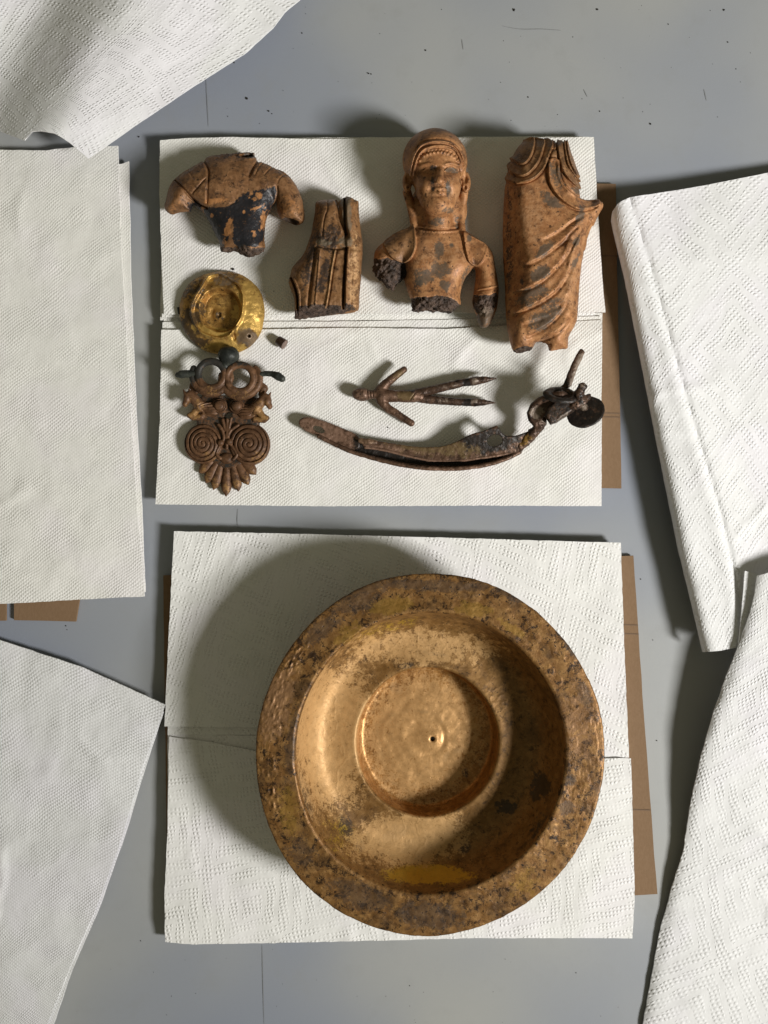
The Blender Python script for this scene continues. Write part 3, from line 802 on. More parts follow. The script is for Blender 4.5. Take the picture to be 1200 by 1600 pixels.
# ================================================================== gilded boss
def boss():
    fr = Frame(345, 487, 38, 24)
    root = thing('gilded_boss', fr, 'small round gilded boss with dented cup shaped centre, lying above the scroll ornament', 'boss')
    outl = cr([(345, 421), (378, 427), (403, 448), (413, 478), (409, 512), (395, 536), (372, 550), (345, 553), (316, 546), (292, 526), (279, 500), (279, 468), (292, 442), (316, 426)], 6)
    crat = cr([(301, 491), (304, 476), (311, 462), (320, 447), (327, 433), (343, 429), (358, 436), (373, 447), (381, 462), (382, 480), (379, 498), (370, 514), (360, 526), (346, 530), (330, 527), (315, 520), (306, 507)], 6)
    step = 0.9
    xs = np.arange(274, 420, step); ys = np.arange(415, 560, step); X, Y = np.meshgrid(xs, ys, indexing='ij')
    v = Vol(272, 420, 414, 560, 20, 74, 1.0)
    X, Y = v.X2, v.Y2
    d = dpoly(X, Y, outl); dc = dpoly(X, Y, crat)
    dome = 26 + 24 * np.sqrt(np.clip(1 - (1 - np.clip(d, 0, 60) / 60) ** 2, 0, 1))
    ridge = 4.5 * np.exp(-(dc / 2.2) ** 2)
    dr = 34 - np.hypot(X - 346, (Y - 486) * .96) + 2.5 * fbm2(X, Y, 22, 2, 67)
    cup = -2.5 * sstep(0, 4, dc) - 15 * sstep(0, 7, dr)
    inner = -2.5 * np.exp(-((np.hypot(X - 341, Y - 490) - 12) / 4.5) ** 2) * (dc > 12)
    lobe = 5 * np.exp(-(((X - 388) / 15) ** 2 + ((Y - 528) / 12) ** 2))
    cut = -4 * np.exp(-(dline(X, Y, [(367, 531), (366, 521), (369, 515)]) / 2.0) ** 2)
    nz = 1.7 * fbm2(X, Y, 17, 3, 61) + .5 * fbm2(X, Y, 6, 2, 62)
    H = dome + ridge + cup + inner + lobe + cut + nz
    H = np.where(d > -.5, H, 0)
    # solid body between towel and H, with the rim tucked under
    top = v.Z - H[:, :, None]
    side = -(d[:, :, None]) + np.maximum(0, 30 - v.Z) * .55
    v.f = np.maximum(np.maximum(top * .8, side), (24.0 - v.Z)).astype(np.float32)
    hole = np.sqrt((v.X - 390) ** 2 + (v.Y - 526) ** 2) - 2.4
    v.sub((hole + 0 * v.Z).astype(np.float32) + np.maximum(0, 38 - v.Z).astype(np.float32))
    v.sub(v.ell((341, 491, 36), (4.5, 5, 7)))
    def paint(V, N):
        dk = np.maximum.reduce([blob(V, (288, 520), (22, 46), 30, seed=1), blob(V, (300, 450), (18, 22), 30, seed=2) * .6, blob(V, (310, 535), (30, 12), 20, seed=3), .8 * blob(V, (341, 491), (6, 7), seed=4), blob(V, (404, 478), (4, 3), seed=5), blob(V, (383, 540), (6, 4), seed=6)])
        gold = np.maximum.reduce([blob(V, (393, 500), (24, 40), -10, seed=7), blob(V, (350, 541), (40, 10), -4, seed=8), blob(V, (330, 433), (10, 8), seed=9), blob(V, (392, 455), (14, 26), -20, seed=10) * .8, blob(V, (335, 520), (30, 9), 15, seed=19)])
        gr = np.maximum(blob(V, (388, 529), (15, 12), seed=11), .7 * blob(V, (352, 438), (22, 10), seed=12))
        return masks(len(V), dk, gold * (1 - gr), gr)
    def split(C):
        return (dpoly(C[:, 0], C[:, 1], crat) > 1.5).astype(int)  # the cup lies inside the dented lip
    sculpt(v, fr, root, split, [('body', M_gold, None), ('cup', M_gold, None)], lambda V, N: .5 * fbm(V, 8, 2, 5), paint)
    # small torn tab at the left edge
    t = Vol(268, 290, 468, 490, 20, 40, .8); t.add(t.infl([(274, 478), (286, 476), (286, 488), (276, 489)], 29, 1.8, 2, 0)); part('tab', t, fr, root, M_green)
boss()

# ================================================================== plug
def plug():
    fr = Frame(440, 537, 30, 22)
    root = thing('plug', fr, 'tiny brown cylindrical plug lying right of the gilded boss', 'plug')
    a = np.array([434., 531., 30.]); b = np.array([445., 539., 32.]); ax = (b - a) / np.linalg.norm(b - a)
    u = np.cross(ax, [0, 0, 1]); u /= np.linalg.norm(u); w_ = np.cross(ax, u)
    def ring(c, r, n=28): return [c + r * (math.cos(t) * u + math.sin(t) * w_) for t in np.linspace(0, 2 * math.pi, n, endpoint=False)]
    def lathe(name, secs, mat, cap_):
        V = []; F = []; n = 28
        for (s, r) in secs: V += ring(a + (b - a) * s, r)
        for k in range(len(secs) - 1):
            for j in range(n): F.append((k * n + j, (k + 1) * n + j, (k + 1) * n + (j + 1) % n, k * n + (j + 1) % n))
        P = fr(np.array(V)); mkmesh(name, P, np.array(F)[:, ::1], mat, root, None, masks(len(P), .0 * P[:, 0]))
    lathe('plug_body', [(0, .05), (0, 6.5), (.05, 7.0), (.95, 8.2)], M_iron, 0)
    lathe('end_face', [(.95, 8.2), (1.02, 7.9), (1.04, 7), (1.03, 4), (1.0, .05)], M_dot, 0)
plug()

# ================================================================== torso fragment (upper left)
def torso():
    fr = Frame(366, 320, 52, 23, .85)
    root = thing('torso_fragment', fr, 'broken bronze statuette torso with stub arms and black stained waist', 'statuette fragment', 'bronze statuette fragments on the towel')
    Z = lambda p: zm(p, 240, 200, 4.615)
    outl = cr(Z([(95, 545), (112, 440), (155, 370), (260, 305), (375, 248), (395, 215), (500, 200), (590, 186), (650, 182), (725, 187), (745, 228), (800, 255), (880, 290), (960, 340), (1012, 395), (1045, 465), (1062, 560), (1075, 640),
                 (1070, 678), (1000, 678), (920, 655), (893, 620), (898, 560), (885, 500), (862, 555), (830, 620), (805, 700), (797, 800), (802, 870), (760, 905), (690, 932), (640, 912), (590, 890), (492, 893), (475, 830), (430, 740), (378, 640), (330, 580), (285, 540),
                 (272, 560), (268, 600), (225, 600), (135, 602), (95, 580)]), 4)
    v = Vol(250, 482, 230, 412, 20, 100, 1.15)
    v.add(v.infl(outl, 54, 31, 34, 3))
    v.add(v.ell((348, 290, 60), (52, 40, 30)), 12)                                   # chest
    v.add(v.path([(300, 290, 56), (280, 312, 50), (272, 322, 46)], [20, 17, 13]), 10)
    v.add(v.path([(432, 290, 60), (455, 320, 56), (460, 338, 52)], [19, 17, 14]), 10)
    X, Y = v.X2, v.Y2
    R = np.zeros_like(X)
    for pts, wd, dp in [([(365, 245), (392, 290), (405, 340), (400, 430), (395, 545)], 1.5, 4.2), ([(388, 378), (340, 430), (292, 480)], 1.3, 2.4), ([(165, 385), (225, 445), (270, 500), (330, 550), (392, 582)], 1.7, 4.0),
                        ([(758, 240), (722, 290), (692, 355)], 2.0, 4.6), ([(785, 262), (755, 300), (733, 350)], .9, 1.6), ([(855, 288), (825, 318), (797, 352)], .9, 1.8), ([(320, 265), (350, 305)], .8, 1.2), ([(255, 320), (300, 380)], .8, 1.2),
                        ([(945, 345), (905, 375), (890, 410)], 1.2, 1.5), ([(885, 430), (890, 520), (860, 600)], 2.0, 3.0), ([(600, 215), (680, 212), (740, 200)], 2.0, 1.6), ([(590, 520), (600, 545), (560, 560)], 1.2, 1.2), ([(840, 270), (900, 310), (960, 350)], .9, 1.3)]:
        R -= dp * np.exp(-(dline(X, Y, cr(Z(pts), 4, False)) / wd) ** 2)
    # raised garment edge left of the groove and the neck stump
    R += 2.5 * sstep(-3, 2, dpoly(X, Y, Z([(170, 380), (370, 250), (402, 340), (398, 545), (300, 500)])))
    R += 1.2 * sstep(-2, 2, dpoly(X, Y, Z([(600, 185), (725, 187), (742, 225), (700, 235), (620, 225)])))
    R -= 6.0 * np.exp(-(dline(X, Y, Z([(640, 215), (700, 205)])) / 3.0) ** 2)
    v.relief(R, 46)
    # hollow ends of the arms and the waist
    v.sub(v.ell((453, 347, 58), (14, 9, 14)), 2); v.sub(v.ell((281, 332, 46), (12, 8, 8)), 2)
    black = Z([(372, 592), (440, 575), (520, 572), (570, 555), (620, 520), (700, 472), (800, 448), (890, 436), (885, 520), (835, 610), (790, 660), (796, 810), (750, 850), (640, 860), (583, 850), (568, 700), (548, 800), (505, 880), (470, 830), (428, 740), (376, 640)])
    def paint(V, N):
        bk = soft(V, black, 2.5, 9, 5, 1)
        bk = np.maximum(bk, .9 * blob(V, (306, 325), (12, 9), seed=2))
        org = np.maximum.reduce([blob(V, (412, 343), (4, 14), 12, na=1.3, ns=5, seed=3), blob(V, (404, 326), (9, 2.8), -20, na=1.4, ns=5, seed=4), blob(V, (402, 309), (8, 5), na=1.8, ns=4, seed=5), blob(V, (357, 360), (5, 18), 14, na=1.4, ns=5, seed=6), blob(V, (332, 339), (3, 3), seed=7), blob(V, (396, 368), (3, 5), na=1.8, ns=4, seed=8), blob(V, (382, 333), (2.5, 3), seed=9), blob(V, (340, 316), (18, 4), -6, seed=14)])
        org = np.maximum(org, .6 * blob(V, (450, 325), (15, 18), seed=12)); org = np.maximum(org, .45 * blob(V, (275, 318), (12, 14), seed=13))
        gr = blob(V, (391, 245), (8, 4), seed=10)
        return masks(len(V), bk * (1 - .8 * org), org * .75, gr)
    base_line = Z([(470, 860), (600, 862), (640, 850), (720, 870), (810, 860), (830, 960), (450, 960)])
    def split(C):
        n = 2.0 * fbm(C, 5, 2, 8)
        l = (dpoly(C[:, 0], C[:, 1], base_line) + n > 0).astype(int)
        l[(np.hypot((C[:, 0] - 453) / 14, (C[:, 1] - 346) / 8) < 1) & (C[:, 2] < 62)] = 1
        return l
    def disp(V, N):
        d = 1.1 * fbm(V, 14, 3, 1) + .35 * fbm(V, 4, 2, 2)
        fx = sstep(-1, 2, dpoly(V[:, 0], V[:, 1], base_line))
        nk = sstep(256, 244, V[:, 1]) * sstep(330, 345, V[:, 0]) * sstep(405, 395, V[:, 0])
        return d + (fx * 3.0 + nk * 2.6) * fbm(V, 4.5, 3, 3)
    sculpt(v, fr, root, split, [('body', M_brown, None), ('broken_surface', M_break, None)], disp, paint)
torso()

# ================================================================== skirt fragment (second from left)
def skirt():
    fr = Frame(508, 405, 55, 23, .85)
    root = thing('skirt_fragment', fr, 'broken bronze lower body fragment with straight vertical grooves and flat cut base', 'statuette fragment', 'bronze statuette fragments on the towel')
    Z = lambda p: zm(p, 430, 280, 6.665)
    outl = cr(Z([(418, 255), (450, 225), (530, 215), (640, 211), (658, 232), (715, 194), (800, 196), (828, 225), (860, 240), (862, 360), (880, 500), (900, 640), (906, 760), (893, 900), (887, 1050), (872, 1200), (867, 1330),
                 (842, 1372), (800, 1392), (600, 1415), (400, 1440), (215, 1462), (203, 1400), (198, 1250), (165, 1150), (140, 1080), (150, 1025), (163, 990), (178, 925), (235, 855), (292, 785), (335, 690), (372, 575), (400, 440), (415, 330)]), 4)
    v = Vol(446, 572, 304, 505, 20, 104, 1.05)
    v.add(v.infl(outl, 55, 34, 24, 3))
    X, Y = v.X2, v.Y2
    R = np.zeros_like(X)
    def gr(pts, wd, dp):
        nonlocal R
        R = R - dp * np.exp(-(dline(X, Y, cr(Z(pts), 5, False)) / wd) ** 2)
    gr([(655, 240), (665, 400), (705, 500), (742, 610)], 4.2, 7); gr([(725, 220), (722, 400), (738, 590)], 1.6, 8)
    gr([(740, 735), (728, 900), (715, 1100), (706, 1340)], 1.5, 9)
    gr([(645, 750), (608, 950), (575, 1180), (545, 1340)], .9, 2.2); gr([(625, 760), (590, 950), (555, 1200), (530, 1340)], 1.2, -2.4)
    gr([(760, 740), (745, 900), (735, 1340)], 1.3, -2.0); gr([(790, 800), (800, 1000), (790, 1340)], .7, .9)
    gr([(545, 220), (548, 330), (515, 430), (495, 600)], .9, 1.8); gr([(640, 215), (650, 420), (690, 560)], 1.1, -2)
    gr([(440, 715), (560, 735), (740, 738)], 1.6, 1.4); gr([(430, 730), (405, 900), (372, 1130), (350, 1340)], 2.2, 3.0)
    gr([(470, 760), (450, 1000), (420, 1340)], 1.0, -1.4)
    gr([(150, 1040), (195, 1130), (215, 1250), (222, 1450)], 1.4, -1.0); gr([(172, 1035), (222, 1150), (240, 1270), (238, 1440)], 1.3, 5.5); gr([(200, 1040), (250, 1160), (262, 1290), (255, 1400)], 1.2, -2)
    # planar facets: the front is higher, the left side falls away
    front = Z([(430, 720), (640, 740), (740, 740), (890, 760), (870, 1340), (350, 1345)])
    R += 2.2 * sstep(-2, 4, dpoly(X, Y, front))
    right_ = Z([(735, 180), (870, 240), (910, 760), (870, 1380), (712, 1340), (735, 740)])
    R += 2.5 * sstep(-1, 2, dpoly(X, Y, right_))
    v.relief(R, 55)
    # slanted broken lower face
    pl = (v.Y - 479.5 - .02 * (v.X - 480)) * .80 + (v.Z - 88) * .42
    v.f = np.maximum(v.f, pl.astype(np.float32) * .9 - .0)
    def paint(V, N):
        dk = np.maximum.reduce([.8 * blob(V, (515, 375), (22, 22), seed=1), .9 * blob(V, (508, 430), (9, 22), 5, seed=2), .6 * blob(V, (487, 400), (8, 60), 12, seed=3), blob(V, (545, 441), (2, 2), seed=4), .8 * blob(V, (503, 450), (10, 10), seed=14)])
        gr_ = np.maximum.reduce([blob(V, (540, 333), (8, 36), -6, seed=5), blob(V, (505, 381), (12, 5), seed=6), blob(V, (540, 380), (12, 8), seed=7)])
        lt = np.maximum.reduce([.9 * np.exp(-(dline(V[:, 0], V[:, 1], Z([(625, 760), (590, 950), (555, 1200), (530, 1340)])) / 1.0) ** 2), .5 * blob(V, (552, 430), (9, 60), seed=8)])
        return masks(len(V), dk, lt, gr_)
    def split(C):
        s = (C[:, 1] - 479.5 - .02 * (C[:, 0] - 480)) * .80 + (C[:, 2] - 88) * .42
        l = (s > -2.2 + .8 * fbm(C, 4, 2, 3)).astype(int)
        return l
    def disp(V, N):
        s = (V[:, 1] - 479.5 - .02 * (V[:, 0] - 480)) * .80 + (V[:, 2] - 88) * .42
        rough = sstep(-3, -.5, s)
        cen = np.exp(-(((V[:, 0] - 515) / 22) ** 2 + ((V[:, 1] - 375) / 14) ** 2))
        return .5 * fbm(V, 10, 3, 5) + .25 * fbm(V, 3.5, 2, 6) + (rough * 1.8 + cen * 2.0) * fbm(V, 3.6, 3, 7) + .5 * fbm(V * np.array([1, .12, 1]), 4.5, 2, 9)
    sculpt(v, fr, root, split, [('drapery', M_ochre, None), ('broken_surface', M_break, None)], disp, paint)
skirt()

# ================================================================== statuette bust
def bust():
    fr = Frame(684, 360, 70, 23, .85, 684, 300)
    root = thing('statuette_bust', fr, 'bronze statuette bust with rounded cap, serene face and broken arms', 'statuette', 'bronze statuette fragments on the towel')
    Z = lambda p: zm(p, 575, 340, 5.714)
    torso_o = cr(Z([(455, 60), (420, 110), (340, 200), (300, 300), (318, 400), (325, 480), (322, 560), (350, 660), (378, 740), (382, 830), (430, 857), (510, 850), (640, 862), (750, 862), (800, 812), (832, 780), (826, 700), (848, 600), (880, 530), (935, 455), (950, 350), (900, 220), (800, 110), (770, 60)]), 4)
    larm = cr(Z([(350, 100), (250, 130), (140, 212), (62, 290), (42, 370), (28, 450), (60, 540), (118, 592), (160, 640), (220, 656), (268, 605), (308, 560), (326, 480), (328, 405), (400, 350), (425, 250), (410, 110)]), 4)
    rarm = cr(Z([(850, 125), (960, 175), (1060, 238), (1118, 310), (1142, 420), (1166, 560), (1176, 640), (1162, 800), (1130, 892), (1090, 972), (1040, 996), (1000, 970), (972, 880), (938, 770), (948, 690), (960, 600), (965, 480), (925, 430), (870, 350), (845, 220)]), 4)
    v = Vol(568, 792, 192, 524, 20, 146, 1.2)
    v.add(v.infl(torso_o, 54, 31, 30, 3))
    v.add(v.infl(larm, 52, 27, 24, 3), 5); v.add(v.infl(rarm, 50, 25, 20, 3), 5)
    v.add(v.ell((660, 412, 66), (21, 20, 21)), 10); v.add(v.ell((706, 410, 66), (21, 20, 21)), 10)
    v.add(v.ell((684, 372, 62), (48, 20, 20)), 10)
    # neck
    v.add(v.cap((686, 330, 74), (685, 366, 64), 19.5, 21.5), 5)
    # head
    v.add(v.ell((679.5, 252, 74), (50.5, 51, 46)), 5)
    v.add(v.ell((684, 283, 84), (36, 54, 39)), 6)
    v.add(v.ell((684, 320, 96), (22, 18, 19)), 10)
    X, Y = v.X2, v.Y2
    R = np.zeros_like(X)
    def st(pts, wd, dp, smooth=True):
        nonlocal R
        R = R + dp * np.exp(-(dline(X, Y, cr(pts, 6, False) if smooth else pts) / wd) ** 2)
    H = lambda p: zm(p, 615, 190, 8.57)
    # cap edge and head bands
    face = cr(H([(300, 900), (270, 760), (290, 620), (350, 500), (440, 435), (620, 410), (780, 440), (860, 540), (890, 680), (890, 860), (860, 1000), (780, 1200), (620, 1290), (450, 1230), (350, 1080)]), 5)
    dfc = dpoly(X, Y, face)
    arc1 = H([(225, 760), (245, 640), (300, 470), (400, 355), (600, 312), (790, 350), (890, 460), (940, 640), (945, 740)])
    arc2 = H([(265, 760), (290, 640), (345, 490), (440, 405), (620, 372), (780, 402), (870, 510), (905, 660), (905, 760)])
    st(arc1, 1.5, 3.4); st(arc2, 1.4, 3.0)
    st([(a_[0], a_[1] - 4.0) for a_ in arc1[2:7]], 1.4, -1.6); 
    st([(a_[0], a_[1] + 3.6) for a_ in arc1], 1.3, -1.8); st([(a_[0], a_[1] + 3.4) for a_ in arc2], 1.3, -2.2)
    R -= 2.0 * sstep(0, 3, dfc) * sstep(300, 270, Y)
    # curls of the fringe
    for (u, q) in [(395, 505), (440, 480), (480, 468), (530, 458), (580, 450), (628, 448), (672, 452), (718, 462), (765, 480), (810, 505), (845, 545), (345, 560)]:
        cx_, cy_ = H([(u, q)])[0]
        R += 3.2 * np.exp(-((X - cx_) ** 2 + (Y - cy_ - .8) ** 2) / 3.6) - 2.4 * np.exp(-((X - cx_) ** 2 + (Y - cy_ + 2.5) ** 2) / 1.6)
    # eye sockets, eyes, brows
    for ex, ey_ in ((670.5, 270.5), (703.5, 269.5)):
        sgn = -1 if ex < 687 else 1
        R -= 5.4 * np.exp(-(((X - ex) / 11.5) ** 2 + ((Y - ey_ - .2) / 5.6) ** 2))
        R += 2.8 * np.exp(-((((X - ex) / 7.2) ** 2 + ((Y - ey_) / 2.8) ** 2) ** 2))
        st([(ex - 9, ey_ + .8 + .6), (ex - 4, ey_ - 3.2), (ex + 3, ey_ - 3.4), (ex + 9, ey_ + .6)], 1.0, 2.0)
        st([(ex - 9, ey_ + 1.0), (ex - 3, ey_ + 3.0), (ex + 3, ey_ + 3.0), (ex + 9, ey_ + 1.0)], .9, 1.1)
        st([(ex - 12 if sgn < 0 else ex - 9, ey_ - 7.5), (ex, ey_ - 10), (ex + 12 if sgn > 0 else ex + 9, ey_ - 7.0)], 2.2, 2.2)
    # cheeks and mouth hollows
    R -= 2.6 * np.exp(-(((X - 672.5) / 4.5) ** 2 + ((Y - 300) / 5.0) ** 2)) + 2.6 * np.exp(-(((X - 699) / 4.5) ** 2 + ((Y - 301) / 5) ** 2))
    R += 1.8 * np.exp(-(((X - 661) / 9) ** 2 + ((Y - 295) / 11) ** 2)) + 1.8 * np.exp(-(((X - 709) / 8) ** 2 + ((Y - 293) / 11) ** 2))
    R -= 1.6 * np.exp(-(((X - 685) / 9) ** 2 + ((Y - 310) / 2.2) ** 2))
    # neckline, sleeve line
    st([(655, 356), (672, 358.5), (686, 359), (702, 358.5), (716, 356.5)], 1.2, -2.6); st([(655, 359.5), (672, 362), (686, 362.5), (702, 362), (716, 360)], 1.3, 1.2)
    for k in range(12): 
        xx = 659 + k * 4.6; st([(xx, 363), (xx + 2.2, 366.5), (xx + 4.4, 363)], .6, -.7, False)
    st(Z([(945, 665), (1000, 640), (1080, 622), (1172, 610)]), 1.3, 1.8); st(Z([(945, 680), (1000, 655), (1080, 637), (1172, 625)]), .8, -1.4)
    # shoulder capes
    lcape = cr(Z([(352, 90), (250, 130), (138, 214), (165, 290), (210, 352), (270, 396), (325, 408), (392, 350), (427, 260), (424, 160), (405, 60)]), 5)
    rcape = cr(Z([(850, 125), (905, 150), (1062, 240), (1048, 330), (1012, 402), (962, 436), (903, 402), (876, 330), (856, 220)]), 5)
    R += 5.0 * sstep(-.8, .8, dpoly(X, Y, lcape)) + .8 * np.exp(-((dpoly(X, Y, lcape) - 1.3) / 1.0) ** 2)
    R += 4.6 * sstep(-.8, .8, dpoly(X, Y, rcape)) + .8 * np.exp(-((dpoly(X, Y, rcape) - 1.3) / 1.0) ** 2)
    v.relief(R, 62)
    v.add(v.ell((685, 326, 50), (46, 48, 26)), 4)
    # nose, lips, chin
    v.add(v.path([(687, 264, 113), (686.5, 276, 123), (686, 286, 131)], [3.8, 4.8, 6.6]), 1.6)
    v.add(v.ell((680.5, 287.5, 123), (3.6, 3.2, 4)), 1.5); v.add(v.ell((691.5, 287.5, 123), (3.6, 3.2, 4)), 1.5)
    v.sub(v.ell((682.5, 291.5, 126), (1.6, 1.6, 3)), .8); v.sub(v.ell((689.5, 291.5, 126), (1.6, 1.6, 3)), .8)
    v.add(v.path([(676.5, 299.5, 117), (681, 298.0, 120.5), (686, 299.0, 121.8), (691, 298.0, 120.5), (695.5, 299.5, 117)], [1.5, 2.6, 2.8, 2.6, 1.5]), .8)
    v.add(v.path([(678.5, 303.4, 117), (686, 304.6, 120.8), (693.5, 303.4, 117)], [1.3, 2.7, 1.3]), 1.0)
    v.add(v.ell((685, 318, 111), (10, 9, 8)), 6)
    # ears
    for ex, s_ in ((636.5, -1), (727.5, 1)):
        e = v.ell((ex, 286, 80), (7.5, 16.5, 9)); v.add(e, 2)
        v.sub(v.ell((ex - s_ * 1.0, 281, 90), (3.6, 7.5, 6)), 1.5); v.sub(v.ell((ex - s_ * 1.5, 294.5, 88), (2.8, 3.6, 5)), 1.2)
    # hair falling behind the ears to the shoulders
    v.add(v.path([(636, 300, 66), (641, 318, 62), (645, 340, 62), (648, 360, 66), (650, 372, 76)], [7, 6.5, 6, 5.5, 4]), 3)
    v.add(v.path([(725, 298, 66), (724, 318, 62), (721, 340, 62), (722, 358, 66), (724, 372, 72)], [7, 6, 5.5, 5.5, 4]), 3)
    lfr = Z([(20, 385), (60, 362), (120, 372), (170, 352), (230, 382), (335, 410), (345, 520), (300, 580), (240, 680), (140, 650), (20, 520)])
    bfr = Z([(360, 735), (430, 705), (540, 700), (620, 692), (700, 702), (770, 728), (835, 790), (830, 880), (360, 880)])
    rfr = Z([(935, 700), (1000, 690), (1080, 690), (1150, 665), (1168, 700), (1150, 790), (1110, 860), (1060, 890), (1010, 880), (965, 850), (930, 770)])
    def dfr(V):
        x, y = V[:, 0], V[:, 1]
        return np.maximum.reduce([dpoly(x, y, lfr), dpoly(x, y, bfr), np.where(V[:, 2] > 52, dpoly(x, y, rfr), -5)])
    def split(C):
        x, y = C[:, 0], C[:, 1]
        l = np.zeros(len(C), int)
        a1 = dpoly(x, y, cr(arc1[:] + H([(930, 900), (620, 1300), (260, 900)]), 3))
        l[(y < 300) & (a1 < 1) & (C[:, 2] > 20)] = 1
        l[(y < 270) & (C[:, 2] < 70)] = 1
        l[((a1 >= 1) & (dpoly(x, y, face) < 0) & (y < 272) & (C[:, 2] > 70))] = 2
        l[(np.abs(x - 636.5) < 8.5) & (np.abs(y - 286) < 17) & (C[:, 2] > 72)] = 3
        l[(np.abs(x - 727.5) < 8.5) & (np.abs(y - 286) < 17) & (C[:, 2] > 72)] = 4
        l[(y > 303) & (y < 362) & (x < 654) & (x > 620)] = 5
        l[(y > 303) & (y < 362) & (x > 712) & (x < 735)] = 6
        l[(dpoly(x, y, lcape) > 0) & (C[:, 2] > 50)] = 7; l[(dpoly(x, y, rcape) > 0) & (C[:, 2] > 50)] = 8
        n = 1.5 * fbm(C, 5, 2, 8); x2 = C.copy()
        fz = np.maximum(dpoly(x, y, lfr), -9) + n; l[(fz > 0)] = 9
        l[dpoly(x, y, bfr) + n > 0] = 10
        l[(dpoly(x, y, rfr) + n > 0) & (C[:, 2] > 52)] = 11
        return l
    def disp(V, N):
        r = sstep(-1, 2.5, dfr(V))
        return (1 - r) * (.35 * fbm(V, 12, 2, 5) + .12 * fbm(V, 3, 2, 6)) + r * (5.0 * fbm(V, 6.0, 3, 7) - 2.0 - 2.0 * np.abs(fbm(V, 3.4, 2, 17)))
    def paint(V, N):
        dk = np.maximum.reduce([.5 * blob(V, (700, 304), (5, 8), seed=1), .5 * blob(V, (697, 291), (4, 12), seed=2), .7 * blob(V, (676, 290), (3, 14), seed=3), .7 * blob(V, (678, 268), (6, 4), seed=4), blob(V, (652, 442), (9, 16), seed=15) * .6])  # dark marks on the face paint in shadow around the nose
        gr = np.maximum.reduce([.9 * blob(V, (759, 500), (16, 18), seed=25), blob(V, (686, 389), (7, 13), seed=5), blob(V, (705, 384), (4, 4), seed=6) * .7, .9 * blob(V, (688, 422), (15, 12), seed=7), .95 * blob(V, (662, 432), (17, 13), seed=8), .9 * blob(V, (695, 446), (7, 8), seed=9),
                                .9 * blob(V, (704, 270), (9, 4.5), seed=10), .75 * blob(V, (699, 295), (3.5, 12), seed=11), .6 * blob(V, (714, 345), (6, 14), seed=12), .8 * blob(V, (684, 347), (12, 7), seed=13), blob(V, (733, 372), (4, 6), seed=14), .7 * blob(V, (700, 330), (10, 5), seed=16), .6 * blob(V, (728, 430), (5, 20), 25, seed=17)])
        lt = .5 * blob(V, (688, 402), (40, 20), seed=18) + .4 * blob(V, (708, 300), (10, 20), seed=19)
        return masks(len(V), dk, lt, gr)
    sculpt(v, fr, root, split, [('body', M_terra, None), ('cap', M_terra, None), ('head_band', M_terra, None), ('ear', M_terra, None), ('ear', M_terra, None), ('hair_tress', M_terra, None), ('hair_tress', M_terra, None),
                                ('shoulder_cape', M_ochre, None), ('shoulder_cape', M_terra, None), ('broken_arm_end', M_break, 'rough dark core where the arm broke off above the elbow'), ('broken_waist', M_break, None), ('broken_arm_end', M_break, 'flat dark break on the longer arm')], disp, paint)
bust()

